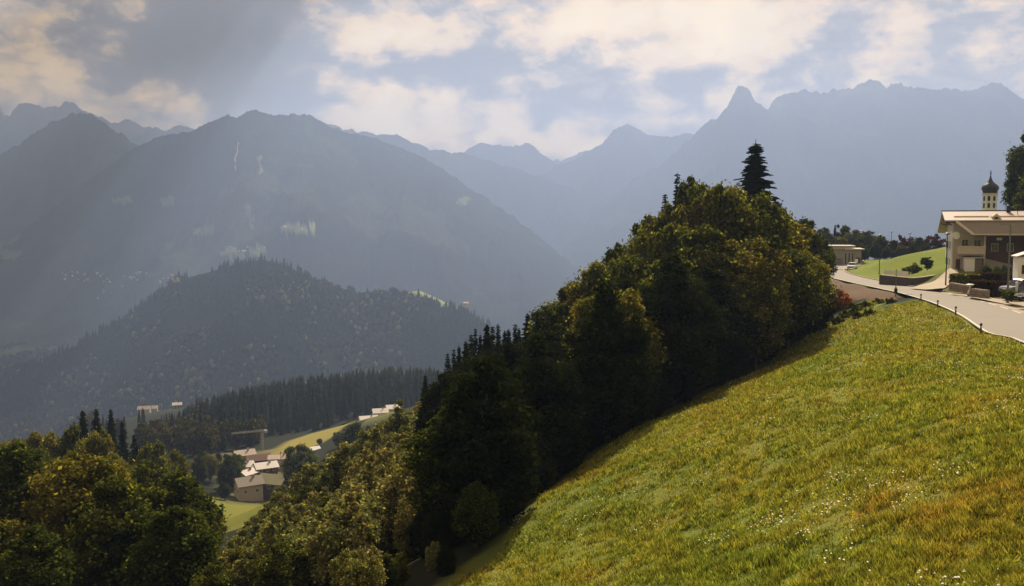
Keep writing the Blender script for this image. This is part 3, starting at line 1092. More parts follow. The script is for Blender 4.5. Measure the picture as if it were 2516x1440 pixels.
def scatter_mesh(name, pts, hts, protos, mat, rng):
    """many small trees joined into one mesh"""
    VV, FF, off = [], [], 0
    which = rng.integers(0, len(protos), len(pts))
    for w_ in range(len(protos)):
        pv_, pf = protos[w_]
        sel = np.where(which == w_)[0]
        if not len(sel):
            continue
        a = rng.random(len(sel)) * 6.283
        ca, sa = np.cos(a)[:, None], np.sin(a)[:, None]
        h = hts[sel][:, None]
        wd = h * (.8 + .4 * rng.random(len(sel)))[:, None]
        X = (pv_[None, :, 0] * ca - pv_[None, :, 1] * sa) * wd + pts[sel, 0:1]
        Y_ = (pv_[None, :, 0] * sa + pv_[None, :, 1] * ca) * wd + pts[sel, 1:2]
        Z = pv_[None, :, 2] * h + pts[sel, 2:3]
        VV.append(np.stack([X, Y_, Z], 2).reshape(-1, 3))
        FF.append((pf[None] + (np.arange(len(sel)) * len(pv_))[:, None, None]).reshape(-1, 3) + off)
        off += len(sel) * len(pv_)
    return np_mesh(name, np.concatenate(VV), np.concatenate(FF), mat)


PC = [low_tree(0, RNG) for _ in range(6)]
PB = [low_tree(1, RNG) for _ in range(6)]
nt = 21000
jj = RNG.random(nt) * (hn - 1)
vv = RNG.random(nt) ** 1.1 * 79 + 13
j0, v0 = jj.astype(int), np.minimum(vv.astype(int), k_ - 2)
fj, fv = (jj - j0)[:, None], (vv - v0)[:, None]
TP = HG[v0, j0] * (1 - fj) * (1 - fv) + HG[v0, j0 + 1] * fj * (1 - fv) + HG[v0 + 1, j0] * (1 - fj) * fv + HG[v0 + 1, j0 + 1] * fj * fv
tx, ty = to_px(TP[:, 0], TP[:, 1], TP[:, 2])
keep = ~poly_mask(tx, ty, [(955, 710), (1000, 696), (1035, 698), (1080, 722), (1165, 750), (1150, 766), (1090, 752), (1030, 733), (980, 724)])
dens = fbm(TP[:, 0] / 90, TP[:, 1] / 140, 4, 77)
keep &= (dens > -.22) & (tx > -80) & (tx < 1350)
TP, dens = TP[keep], dens[keep]
isb = (fbm(TP[:, 0] / 130, TP[:, 1] / 220, 4, 88) * 1.3 + RNG.normal(0, .12, len(TP)) - (TP[:, 2] + 230) / 500) > .02
hts = (9 + 13 * RNG.random(len(TP)) ** 1.5) * (1 + .35 * fbm(TP[:, 0] / 60, TP[:, 1] / 90, 3, 91))
TP[:, 2] -= 1.0
tag(link('forest', scatter_mesh('forest', TP[~isb], hts[~isb] * 1.1, PC, M['needle_far'], RNG)), 'dark conifer forest covering the hill in the valley', kind='stuff')
tag(link('forest', scatter_mesh('forest', TP[isb], hts[isb] * .8, PB, M['leaf_far'], RNG)), 'lighter broadleaf woodland on the lower slope of the valley hill', kind='stuff')

# valley floor woods below the hill
pp = []
while len(pp) < 9000:
    px, Y = random.uniform(-100, 1250), 950 + 2600 * random.random() ** 1.5
    X = (px - 1258) / F * Y
    if (Y < 1750 or px < 420) and fbm(X / 160, Y / 200, 3, 55) > -.15:
        pp.append((X, Y))
pp = np.array(pp)
pz = gz(pp[:, 0], pp[:, 1])
tag(link('forest', scatter_mesh('forest', np.column_stack([pp, pz - .5]), 11 + 9 * RNG.random(len(pp)), PC + PB, M['needle_far'], RNG)),
    'hazy mixed woodland on the valley slope below the hill', kind='stuff')

# ------------------------------------------------------------------ tree builders


def quads_from(P_, nrm, size, rng, aspect=1.5):
    """leaf shaped quads at points P_ facing nrm"""
    n_ = len(P_)
    nrm = nrm / (np.linalg.norm(nrm, axis=1, keepdims=True) + 1e-9)
    t = rng.normal(size=(n_, 3))
    a = np.cross(nrm, t)
    a /= np.linalg.norm(a, axis=1, keepdims=True) + 1e-9
    b_ = np.cross(nrm, a)
    s_ = (size * (.6 + .8 * rng.random(n_)))[:, None] * .5
    V_ = np.stack([P_ - a * s_ * aspect, P_ - b_ * s_, P_ + a * s_ * aspect, P_ + b_ * s_], 1).reshape(-1, 3)
    return V_, np.arange(n_ * 4).reshape(-1, 4)


def crown_broad(seed, H=16.0, W=9.0, z0=.14, n_leaf=34000, leaf=.235, ncl=120, shape='round', leafx=1.0):
    rng = np.random.default_rng(seed)
    Ps, Ns = [], []
    cz0 = H * z0
    cents = []
    for k in range(ncl):
        for _ in range(40):
            d_ = rng.normal(size=3)
            d_ /= np.linalg.norm(d_)
            rad = rng.random() ** .38
            zz_ = d_[2] * rad
            taper = 1.0 if shape == 'round' else (1.0 - .45 * max(zz_, 0))
            c_ = np.array([d_[0] * rad * W * .40 * taper, d_[1] * rad * W * .40 * taper, cz0 + (H - cz0) * (.48 + .44 * zz_)])
            if all(np.linalg.norm((c_ - q) / (1, 1, .9)) > W * .085 for q in cents):
                break
        cents.append(c_)
    per = n_leaf // ncl
    for c_ in cents:
        rr = W * (.055 + .075 * rng.random()) * (1.0 if c_[2] < H * .8 else .75)
        d_ = rng.normal(size=(per, 3))
        d_ /= np.linalg.norm(d_, axis=1, keepdims=True)
        rad = (.45 + .62 * rng.random(per) ** .6)[:, None]
        lump = 1 + .35 * fbm(d_[:, 0] * 2.2 + c_[0], d_[:, 1] * 2.2 + d_[:, 2] * 1.7 + c_[1], 3, seed)[:, None]
        rad[:per // 6] *= 1.55
        p = c_ + d_ * rad * rr * lump * np.array([1.0, 1.0, .95])
        Ps.append(p)
        Ns.append(d_ + rng.normal(size=(per, 3)) * .7 + np.array([0, 0, .35]))
    V_, Q_ = quads_from(np.concatenate(Ps), np.concatenate(Ns), leaf, rng)
    return V_, Q_, cents


def broad_tree_meshes(seed, mat, **kw):
    H, W = kw.get('H', 16.0), kw.get('W', 9.0)
    V_, Q_, cents = crown_broad(seed, **kw)
    cm = np_mesh('crown', V_, Q_, mat)
    mb_ = MB()
    rng = random.Random(seed)
    mb_.tube([(0, 0, -1.0), (.05, 0, H * .15), (-.08, .1, H * .4), (.1, 0, H * .68), (0, 0, H * .9)], [H * .022, H * .018, H * .013, H * .008, H * .002], 8)
    for c_ in rng.sample(cents, 12):
        b0 = Vector((0, 0, min(c_[2] * .55, H * .55) + H * .06))
        e_ = Vector(c_)
        mid = b0.lerp(e_, .5) + Vector((0, 0, -H * .02))
        mb_.tube([b0, mid, e_], [H * .008, H * .005, H * .0015], 5)
    return cm, mb_.mesh('trunk', M['bark'])


def spruce_meshes(seed, mat, H=20.0, Rm=3.2, step=.26, nb=12, ragged=.55, low=.04, droop=.48):
    rng = np.random.default_rng(seed)
    quads = []
    z = H * low
    while z < H * .985:
        t = (z - H * low) / (H * (1 - low))
        R0 = Rm * (1 - t) ** .82 + .10
        k_ = max(4, int(nb * (1 - t * .55)))
        a0 = rng.random() * 6.28
        for q in range(k_):
            a = a0 + 6.283 * (q + rng.random() * .5) / k_
            L_ = R0 * (1 - ragged + ragged * 1.5 * rng.random())
            dirv = np.array([math.cos(a), math.sin(a), 0])
            side = np.array([-math.sin(a), math.cos(a), 0])
            ns = max(2, int(L_ / .48))
            zj = rng.uniform(-.5, .5) * step * 3.2
            prev = np.array([0, 0, z + zj + .15])
            for s2 in range(ns):
                f_ = (s2 + 1) / ns
                zc = z + zj + .15 - droop * L_ * (f_ ** 1.1) + .22 * L_ * max(0, f_ - .6)
                pt = dirv * L_ * f_ + np.array([0, 0, zc])
                wd = (.34 + .40 * (1 - f_)) * (.7 + .6 * rng.random()) * min(1, L_ / 1.2 + .35)
                hang = np.array([0, 0, -.28 * wd - .10 * rng.random()])
                for sg in (-1, 1):
                    quads.append([prev, pt, pt + side * sg * wd * .55 + hang, prev + side * sg * wd + hang])
                prev = pt
        z += step * (.8 + .4 * rng.random()) * (1 - .35 * t)
    Q_ = np.array(quads).reshape(-1, 3)
    top = np.array([[-.05, 0, H * .95], [.05, 0, H * .95], [.01, 0, H * 1.02], [-.01, 0, H * 1.02]])
    Q_ = np.concatenate([Q_, top])
    cm = np_mesh('crown', Q_, np.arange(len(Q_)).reshape(-1, 4), mat)
    mb_ = MB()
    mb_.tube([(0, 0, -1.0), (0, 0, H * .5), (0, 0, H * .98)], [H * .014, H * .009, .015], 7)
    return cm, mb_.mesh('trunk', M['bark'])


def small_spruce_meshes(seed, mat, H=20.0):
    """spruce for the far ridge: ragged star tiers"""
    rng = np.random.default_rng(seed)
    vs, fs = [], []
    tiers = 11
    for L in range(tiers):
        t = L / tiers
        z0 = H * (.05 + .9 * t)
        R0 = H * .155 * (1 - t) ** .85 + .12
        n_ = 9
        b_ = len(vs)
        for q in range(n_):
            a = 6.283 * (q + rng.random() * .6) / n_
            rr = R0 * (.6 + .75 * rng.random())
            vs.append((rr * math.cos(a), rr * math.sin(a), z0 - .35 * rr))
            a2 = a + 3.14 / n_
            vs.append((rr * .45 * math.cos(a2), rr * .45 * math.sin(a2), z0 + .05))
        vs.append((0, 0, z0 + H * .14))
        tp = len(vs) - 1
        m_ = 2 * n_
        fs += [(b_ + q, b_ + (q + 1) % m_, tp) for q in range(m_)]
    cm = np_mesh('crown', np.array(vs), np.array(fs), mat)
    mb_ = MB()
    mb_.tube([(0, 0, -1), (0, 0, H * .9)], [H * .013, .03], 5)
    return cm, mb_.mesh('trunk', M['bark'])


PROTO = {}
for i_ in range(3):
    PROTO['olive%d' % i_] = broad_tree_meshes(11 + i_, M['leaf_olive'], H=16, W=9.5)
for i_ in range(2):
    PROTO['green%d' % i_] = broad_tree_meshes(31 + i_, M['leaf_green'], H=16, W=9, shape='taper')
for i_ in range(2):
    PROTO['pale%d' % i_] = broad_tree_meshes(51 + i_, M['leaf_pale'], H=13, W=8, z0=.05, n_leaf=24000, leaf=.24, ncl=90)
M['leaf_shade'] = foliage('leaf_shade', (.010, .018, .007), (.040, .050, .014), 0.3)  # leaf colour darkened to carry the shade of the wooded slope
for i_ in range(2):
    PROTO['dark%d' % i_] = broad_tree_meshes(41 + i_, M['leaf_shade'], H=16, W=8.5, shape='taper', z0=.03, n_leaf=28000, leaf=.25, ncl=120)
PROTO['ash'] = broad_tree_meshes(61, M['leaf_green'], H=18, W=8, z0=.18, n_leaf=13000, leaf=.34, ncl=60)
for i_ in range(3):
    PROTO['spruce%d' % i_] = spruce_meshes(71 + i_, M['needle'])
PROTO['thin_spruce'] = spruce_meshes(76, M['needle'], H=14, Rm=1.6, nb=9, step=.36, ragged=.5)
for i_ in range(4):
    PROTO['far_spruce%d' % i_] = small_spruce_meshes(81 + i_, M['needle_far'])
for i_ in range(3):
    PROTO['far_broad%d' % i_] = broad_tree_meshes(91 + i_, M['leaf_far'], H=14, W=10, n_leaf=3600, leaf=.62, ncl=34)
PROTO['shrub'] = broad_tree_meshes(97, M['leaf_green'], H=3, W=3.4, z0=.0, n_leaf=3500, leaf=.16, ncl=26)
PROTO['orange'] = broad_tree_meshes(98, M['leaf_orange'], H=3, W=3.4, z0=.0, n_leaf=3500, leaf=.17, ncl=26)
PROTO['redleaf'] = broad_tree_meshes(99, M['leaf_red'], H=10, W=7, z0=.08, n_leaf=6000, leaf=.3, ncl=40)
PH = {'dark': 16, 'olive': 16, 'green': 16, 'pale': 13, 'ash': 18, 'spruce': 20, 'thin': 14, 'far_s': 20, 'far_b': 14, 'shrub': 3, 'orange': 3, 'redl': 10}
PWD = {'dark': 8.5, 'olive': 9.5, 'green': 9, 'pale': 8, 'ash': 8, 'spruce': 6.4, 'thin': 3.2, 'far_s': 6.2, 'far_b': 10, 'shrub': 3.4, 'orange': 3.4, 'redl': 7}


PTOP = {}


def put_tree(proto, X, Y, ztop, width, name, label, cat='tree', group=None, sink=.3):
    key = next(k for k in PH if proto.startswith(k))
    zb = gz1(X, Y) - sink
    H = max(1.0, ztop - zb)
    cm, tm = PROTO[proto]
    root = empty(name, (X, Y, zb), random.uniform(0, 6.28), label, cat, group)
    sxy = (width / PWD[key]) if width else H / PH[key]
    if not proto.startswith(('spruce', 'thin', 'far')):
        sxy = min(sxy, 1.12 * H / PH[key] + .12)
    if proto not in PTOP:
        co = np.empty(len(cm.vertices) * 3, np.float32)
        cm.vertices.foreach_get('co', co)
        PTOP[proto] = float(np.percentile(co[2::3], 99.9)) if key not in ('spruce', 'thin', 'far_s') else PH[key]
    root.scale = (sxy, sxy, H / PTOP[proto])
    link('crown', cm, root)
    link('trunk', tm, root)
    return root


def tree_at(proto, px, py, Y, width, name, label, **kw):
    """tree whose top stands at photo point px,py and depth Y"""
    p = at(px, py, Y)
    return put_tree(proto, p.x, p.y, p.z, width, name, label, **kw)


# the big wood beside the meadow: (kind, px, py of the top, depth, width m, name, label)
BIG = [
    ('thin_spruce', 1100, 872, 92, 3.6, 'spruce_tree', 'slim spruce tip, first from the left along the row of young conifers'),
    ('spruce1', 1128, 850, 95, 3.6, 'spruce_tree', 'slim spruce tip, second from the left along the row of young conifers'),
    ('thin_spruce', 1158, 826, 98, 4.0, 'spruce_tree', 'slim spruce tip, third from the left along the row of young conifers'),
    ('spruce1', 1180, 822, 92, 3.4, 'spruce_tree', 'slim spruce tip, fourth from the left along the row of young conifers'),
    ('thin_spruce', 1210, 806, 95, 3.6, 'spruce_tree', 'slim spruce tip, fifth from the left along the row of young conifers'),
    ('spruce1', 1240, 812, 98, 4.0, 'spruce_tree', 'slim spruce tip, sixth from the left along the row of young conifers'),
    ('thin_spruce', 1266, 800, 92, 3.6, 'spruce_tree', 'slim spruce tip, seventh from the left along the row of young conifers'),
    ('spruce1', 1275, 806, 95, 3.4, 'spruce_tree', 'slim spruce tip, eighth from the left along the row of young conifers'),
    ('thin_spruce', 1312, 782, 98, 3.8, 'spruce_tree', 'slim spruce tip, ninth from the left along the row of young conifers'),
    ('spruce1', 1320, 768, 92, 3.2, 'spruce_tree', 'slim spruce tip, tenth from the left along the row of young conifers'),
    ('olive1', 1720, 455, 106, 9, 'broadleaf_tree', 'bright olive crown beside the upright dark tree on the wood top'),
    ('olive0', 1668, 505, 105, 9, 'broadleaf_tree', 'olive crown around the slim spruce tip'),
    ('olive2', 1800, 462, 104, 9, 'broadleaf_tree', 'olive crown directly left of the tall spruce'),
    ('dark0', 1905, 500, 108, 8, 'broadleaf_tree', 'dark crown directly right of the tall spruce'),
    ('olive1', 1610, 530, 104, 9, 'broadleaf_tree', 'olive crown between the blackish round crown and the spruce tips'),
    ('spruce0', 1857, 352, 112, 15.5, 'spruce_tree', 'tall dark spruce rising above the big wood by the road'),
    ('green0', 1700, 440, 108, 8, 'broadleaf_tree', 'upright dark tree at the left top of the big wood'),
    ('thin_spruce', 1664, 432, 112, 5.0, 'spruce_tree', 'slim spruce tip left of the upright dark tree on top of the wood'),
    ('thin_spruce', 1634, 482, 108, 5.0, 'spruce_tree', 'small spruce tip on the upper left slope of the big wood'),
    ('olive0', 1765, 458, 100, 10, 'broadleaf_tree', 'olive crown in the middle top of the big wood left of the tall spruce'),
    ('olive1', 1850, 480, 98, 10, 'broadleaf_tree', 'sunlit olive crown right below the tall spruce'),
    ('olive2', 1925, 520, 104, 10, 'broadleaf_tree', 'olive crown on the right shoulder of the big wood'),
    ('green1', 1978, 540, 122, 8, 'broadleaf_tree', 'green crown at the right top end of the big wood'),
    ('green0', 2008, 575, 150, 7, 'broadleaf_tree', 'small green tree just right behind the big wood'),
    ('olive1', 1980, 640, 100, 8.5, 'broadleaf_tree', 'dark crown at the lower right end of the big wood beside the road'),
    ('olive2', 1940, 620, 92, 9, 'broadleaf_tree', 'dark shaded crown in the right front of the big wood'),
    ('dark0', 2000, 715, 98, 6.5, 'broadleaf_tree', 'low shaded tree beside the orange bush'),
    ('green1', 1580, 546, 112, 8, 'broadleaf_tree', 'blackish round crown on the left slope of the wood top'),
    ('olive0', 1650, 555, 98, 9, 'broadleaf_tree', 'olive crown below the thin spruce spires'),
    ('olive2', 1740, 560, 92, 9.5, 'broadleaf_tree', 'golden olive crown in the centre of the big wood'),
    ('olive1', 1840, 590, 90, 10, 'broadleaf_tree', 'dark crown under the sunlit olive crowns'),
    ('green0', 1515, 602, 108, 8, 'broadleaf_tree', 'dark crown halfway down the left outline of the wood'),
    ('olive1', 1560, 634, 94, 9.5, 'broadleaf_tree', 'round sunlit crown on the left half of the big wood'),
    ('olive0', 1480, 644, 96, 9, 'broadleaf_tree', 'rusty tinged crown on the left outline of the big wood'),
    ('olive2', 1660, 635, 86, 9, 'broadleaf_tree', 'pale flecked crown near the centre front of the wood'),
    ('dark1', 1745, 660, 84, 8.5, 'broadleaf_tree', 'slender pale leaved tree in front of the wood centre'),
    ('olive0', 1860, 690, 86, 9, 'broadleaf_tree', 'deeply shaded crown in the right front of the wood'),
    ('olive2', 1415, 699, 98, 9, 'broadleaf_tree', 'yellowish crown on the lower left outline of the big wood'),
    ('olive1', 1370, 749, 94, 8.5, 'broadleaf_tree', 'olive crown at the left shoulder of the big wood'),
    ('olive0', 1480, 754, 84, 9, 'broadleaf_tree', 'brownish crown in the left front of the big wood'),
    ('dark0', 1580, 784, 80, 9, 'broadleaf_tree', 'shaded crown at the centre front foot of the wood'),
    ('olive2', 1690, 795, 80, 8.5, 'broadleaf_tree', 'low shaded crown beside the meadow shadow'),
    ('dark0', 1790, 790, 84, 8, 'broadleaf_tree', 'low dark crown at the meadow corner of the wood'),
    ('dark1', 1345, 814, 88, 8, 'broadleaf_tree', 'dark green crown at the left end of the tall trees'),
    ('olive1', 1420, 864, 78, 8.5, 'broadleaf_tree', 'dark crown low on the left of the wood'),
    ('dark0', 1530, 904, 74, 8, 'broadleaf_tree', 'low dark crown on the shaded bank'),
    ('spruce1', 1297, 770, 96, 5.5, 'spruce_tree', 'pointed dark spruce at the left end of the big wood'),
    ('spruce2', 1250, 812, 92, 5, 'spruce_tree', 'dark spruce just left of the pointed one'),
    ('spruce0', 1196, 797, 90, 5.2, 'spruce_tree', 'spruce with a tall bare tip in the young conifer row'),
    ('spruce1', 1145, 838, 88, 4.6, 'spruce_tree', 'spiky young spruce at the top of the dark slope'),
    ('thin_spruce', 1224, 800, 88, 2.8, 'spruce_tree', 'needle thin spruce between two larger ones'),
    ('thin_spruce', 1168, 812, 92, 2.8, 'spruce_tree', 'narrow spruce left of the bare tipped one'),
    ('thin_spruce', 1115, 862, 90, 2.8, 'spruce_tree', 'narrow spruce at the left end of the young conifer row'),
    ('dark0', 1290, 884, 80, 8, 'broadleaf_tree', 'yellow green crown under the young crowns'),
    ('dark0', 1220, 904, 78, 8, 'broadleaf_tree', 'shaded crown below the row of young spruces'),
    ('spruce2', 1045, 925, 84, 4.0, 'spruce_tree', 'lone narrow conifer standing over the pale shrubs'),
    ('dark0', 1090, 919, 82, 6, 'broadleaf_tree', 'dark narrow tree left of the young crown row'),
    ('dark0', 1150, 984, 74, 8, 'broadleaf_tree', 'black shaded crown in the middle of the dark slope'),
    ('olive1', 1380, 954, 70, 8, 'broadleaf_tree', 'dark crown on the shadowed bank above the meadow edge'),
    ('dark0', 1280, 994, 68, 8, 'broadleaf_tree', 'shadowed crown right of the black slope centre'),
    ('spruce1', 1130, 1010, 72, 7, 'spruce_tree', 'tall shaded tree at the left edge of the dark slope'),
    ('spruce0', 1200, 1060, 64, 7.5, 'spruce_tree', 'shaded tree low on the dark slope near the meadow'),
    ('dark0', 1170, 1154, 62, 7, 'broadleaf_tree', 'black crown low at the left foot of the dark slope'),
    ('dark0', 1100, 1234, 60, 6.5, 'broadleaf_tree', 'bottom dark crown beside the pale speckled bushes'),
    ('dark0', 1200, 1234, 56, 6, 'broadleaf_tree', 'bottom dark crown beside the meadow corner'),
    ('spruce0', 1180, 1290, 52, 6, 'spruce_tree', 'lowest dark shrubby tree at the bottom centre'),
    ('dark0', 1450, 1014, 66, 6.5, 'broadleaf_tree', 'dense dark shrub tree at the meadow rim'),
    ('dark0', 1350, 1104, 62, 6, 'broadleaf_tree', 'low shaded shrub tree at the corner of the meadow'),
    ('dark0', 1610, 915, 78, 6.5, 'broadleaf_tree', 'low bushy tree in the meadow shade'),
    ('spruce0', 1260, 1120, 60, 6.5, 'spruce_tree', 'shaded bushy tree just left of the meadow corner'),
]
for a in BIG:
    tree_at(a[0], a[1], a[2], a[3], a[4], a[5], a[6], group='trees of the big wood beside the meadow')

# pale speckled bushes and small trees in the lower middle
PALE = [
    ('pale0', 985, 985, 118, 6.5, 'pale silvery tree at the top of the speckled slope'),
    ('pale1', 925, 1045, 112, 7, 'pale tree below the white hamlet roofs'),
    ('pale0', 985, 1080, 98, 6.5, 'tawny tree right beside the black shade'),
    ('pale1', 850, 1090, 110, 7.5, 'broad yellow green bush tree in the lower middle'),
    ('pale0', 900, 1150, 96, 7.5, 'speckled bush tree in the centre of the pale slope'),
    ('pale1', 770, 1140, 112, 7.5, 'yellow green bush tree right of the dark roofed farmhouses'),
    ('pale0', 800, 1200, 98, 7.5, 'silvery leaved bush tree at the lower middle'),
    ('pale1', 700, 1195, 114, 7, 'grey green bush in front of the farmhouses'),
    ('pale0', 655, 1240, 104, 6, 'bushy sapling in front of the stone house wall'),
    ('pale1', 930, 1240, 84, 6.5, 'bright flecked bush low beside the black shade'),
    ('pale0', 860, 1290, 84, 6.5, 'bush full of pale leaves near the bottom edge'),
    ('pale1', 760, 1280, 92, 7, 'rounded bush near the bottom left of the pale slope'),
    ('pale0', 680, 1310, 92, 6.5, 'low bush beside the small lower field'),
    ('pale1', 620, 1345, 88, 6, 'small bush at the corner of the lower field'),
    ('pale0', 950, 1340, 72, 5.5, 'bottom bush right of centre on the pale slope'),
    ('pale1', 800, 1370, 78, 6, 'bottom bush in the middle of the pale slope'),
    ('pale0', 700, 1390, 80, 6, 'bottom bush left on the pale slope'),
    ('pale1', 540, 1375, 92, 6, 'bottom bush under the small lower field'),
    ('pale0', 880, 1395, 70, 5.5, 'lowest bush on the pale slope'),
]
for a in PALE:
    tree_at(a[0], a[1], a[2], a[3], a[4], 'bushy_tree', a[5], group='pale bushy trees on the lower slope')

# lower left wood
LOWL = [
    ('olive0', 20, 1085, 150, 9, 'yellowish crown at the far left end of the lower wood'),
    ('olive1', 100, 1062, 156, 10, 'broad olive crown near the left edge of the lower wood'),
    ('olive2', 175, 1045, 160, 9, 'olive crown left of the dark conifer tips'),
    ('spruce0', 203, 1008, 175, 8.2, 'first dark conifer tip of the lower left wood'),
    ('spruce1', 236, 1004, 172, 8.2, 'second dark conifer tip of the lower left wood'),
    ('spruce2', 272, 1008, 180, 8.2, 'third dark conifer tip of the lower left wood'),
    ('spruce1', 300, 1035, 190, 7.5, 'shorter conifer right of the three dark tips'),
    ('olive0', 240, 1060, 150, 8, 'rusty crown under the conifer tips'),
    ('olive2', 60, 1140, 128, 9, 'shaded crown at the left edge of the lower wood'),
    ('green0', 150, 1130, 132, 9, 'dark crown in the left centre of the lower wood'),
    ('olive1', 270, 1120, 140, 8, 'pale tawny crown below the conifer tips'),
    ('green1', 205, 1180, 122, 8.5, 'dark green crown in the middle of the lower left wood'),
    ('spruce2', 330, 1070, 200, 9.0, 'conifer standing between broadleaf crowns in the lower left'),
    ('olive0', 375, 1085, 190, 8.5, 'orange tinged crown right of the lower left conifers'),
    ('green0', 340, 1140, 165, 8, 'green crown above the pair of bright bushes'),
    ('olive1', 420, 1110, 195, 9, 'crown at the right side of the lower left wood'),
    ('olive2', 455, 1170, 175, 8, 'tawny crown at the right rim of the lower left wood'),
    ('olive0', 400, 1190, 150, 8, 'brown green crown beside the lower field'),
    ('olive1', 235, 1215, 112, 8.5, 'bright rounded crown at the lower left, left one of a pair'),
    ('olive2', 385, 1240, 118, 8, 'bright rounded crown at the lower left, right one of a pair'),
    ('green0', 120, 1220, 110, 8.5, 'shadowed crown left of the bright pair'),
    ('green1', 20, 1200, 112, 8.5, 'black green crown at the left picture edge'),
    ('green1', 60, 1290, 96, 8, 'dark crown at the lower left corner'),
    ('olive0', 170, 1320, 92, 8, 'bushy crown at the bottom left'),
    ('olive1', 290, 1310, 96, 8, 'speckled crown under the bright pair'),
    ('green0', 330, 1375, 88, 7.5, 'crown on the bottom rim under the bright pair'),
    ('olive2', 440, 1350, 100, 7, 'crown on the bottom rim beside the lower field'),
    ('olive1', 90, 1380, 82, 7.5, 'crown on the bottom rim near the left corner'),
    ('green0', 465, 1215, 170, 7, 'dark tree casting shade on the lower field'),
    ('olive0', 215, 1400, 82, 7, 'small crown on the bottom rim at the left'),
]
for a in LOWL:
    tree_at(a[0], a[1], a[2], a[3], a[4], 'spruce_tree' if a[0].startswith('spr') else 'broadleaf_tree', a[5], group='trees of the lower left wood')


PLACED = []


def fill_wood(pxr, Yr, rim, kinds, spacing, hr_, label, group, name, seed, avoid=(), n_max=200, avoid_near=6.0):
    """crowns that close the canopy between the named trees"""
    rr = random.Random(seed)
    n_ = t_ = 0
    rx, ry = zip(*rim)
    while n_ < n_max and t_ < 6000:
        t_ += 1
        Y = rr.uniform(*Yr)
        X = (rr.uniform(*pxr) - 1258) / F * Y
        zb = gz1(X, Y)
        qx, qy = to_px(X, Y, zb)
        if any((X - a_) ** 2 + (Y - b_) ** 2 < spacing ** 2 for a_, b_ in PLACED):
            continue
        if poly_mask(np.array([X, X + 2.2, X]), np.array([Y, Y, Y - 2.5]), MEADOW).any() or road_dist(X, Y)[0] < 9 or poly_mask(np.array([X]), np.array([Y]), EARTH)[0]:
            continue
        if any(poly_mask(np.array([X]), np.array([Y]), av)[0] for av in avoid):
            continue
        zm = at(qx, np.interp(qx, rx, ry) + rr.uniform(0, 22), Y).z
        h = min(rr.uniform(*hr_), zm - zb)
        if h < 1.4:
            continue
        PLACED.append((X, Y))
        n_ += 1
        put_tree(rr.choice(kinds), X, Y, zb + h, h * rr.uniform(.62, .85), name, label, group=group)


LOWFIELD = plan([(470, 1230, 300), (640, 1230, 312), (650, 1330, 200), (540, 1400, 150), (430, 1335, 178)])
fill_wood((-60, 500), (60, 235), [(-60, 1110), (0, 1092), (100, 1070), (190, 1050), (300, 1075), (400, 1105), (470, 1180), (500, 1240)],
          ['olive0', 'olive1', 'olive2', 'green0', 'green1'], 7.4, (9, 14), 'crown filling the lower left wood between the named trees', 'canopy of the lower left wood', 'broadleaf_tree', 3, (LOWFIELD,), 80)
fill_wood((500, 1035), (56, 165), [(500, 1410), (560, 1350), (620, 1265), (700, 1205), (760, 1150), (850, 1105), (920, 1060), (1010, 985)],
          ['pale0', 'pale1', 'pale0', 'olive2'], 3.6, (4.5, 8), 'pale speckled bush among its like on the lower slope', 'bushes of the pale slope', 'bushy_tree', 4, (LOWFIELD,), 260)
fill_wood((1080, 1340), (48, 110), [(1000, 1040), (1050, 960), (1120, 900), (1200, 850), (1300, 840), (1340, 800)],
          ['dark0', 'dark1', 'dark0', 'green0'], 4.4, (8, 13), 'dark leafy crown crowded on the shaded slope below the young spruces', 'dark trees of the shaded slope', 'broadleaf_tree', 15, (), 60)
fill_wood((1330, 2010), (48, 150), [(1000, 1040), (1050, 960), (1120, 905), (1200, 860), (1300, 870), (1340, 825), (1400, 760), (1480, 690), (1560, 630), (1650, 570), (1760, 530), (1900, 570), (2010, 650)],
          ['olive0', 'olive1', 'dark0', 'green1', 'dark1'], 6.0, (9, 15), 'shaded crown inside the big wood beside the meadow', 'canopy of the big wood', 'broadleaf_tree', 5, (), 230)
fill_wood((425, 575), (325, 470), [(425, 1130), (480, 1105), (575, 1115)], ['green0', 'green1', 'olive1'], 9, (10, 15), 'dark tree between the lower field and the ridge forest', 'trees left of the farmhouses', 'broadleaf_tree', 8, (LOWFIELD,), 28)
fill_wood((700, 1000), (230, 420), [(700, 1150), (760, 1110), (870, 1050), (1000, 1040)], ['green0', 'green1', 'olive1'], 10, (8, 13), 'dark tree between the farmhouses and the white hamlet', 'trees right of the farmhouses', 'broadleaf_tree', 9, (LOWFIELD,), 24)
fill_wood((840, 1260), (33, 66), [(840, 1350), (960, 1350), (1060, 1330), (1150, 1330), (1260, 1250)], ['pale1', 'dark0', 'olive2'], 2.3, (1.8, 5.0), 'low bush on the bare bank at the bottom edge of the picture', 'low bushes on the bottom bank', 'scrub_bush', 26, (), 70)
# shaded scrub along the foot of the wood
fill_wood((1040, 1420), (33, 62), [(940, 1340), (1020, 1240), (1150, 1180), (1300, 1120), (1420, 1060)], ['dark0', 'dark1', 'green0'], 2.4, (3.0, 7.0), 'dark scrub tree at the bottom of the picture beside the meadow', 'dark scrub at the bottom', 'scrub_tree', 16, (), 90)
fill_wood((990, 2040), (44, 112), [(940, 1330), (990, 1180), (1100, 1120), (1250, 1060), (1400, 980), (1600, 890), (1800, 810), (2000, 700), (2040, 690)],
          ['dark0', 'dark1', 'shrub'], 2.6, (2.2, 4.5), 'shaded scrub bush at the foot of the big wood', 'scrub along the foot of the wood', 'scrub_bush', 6, (), 200)

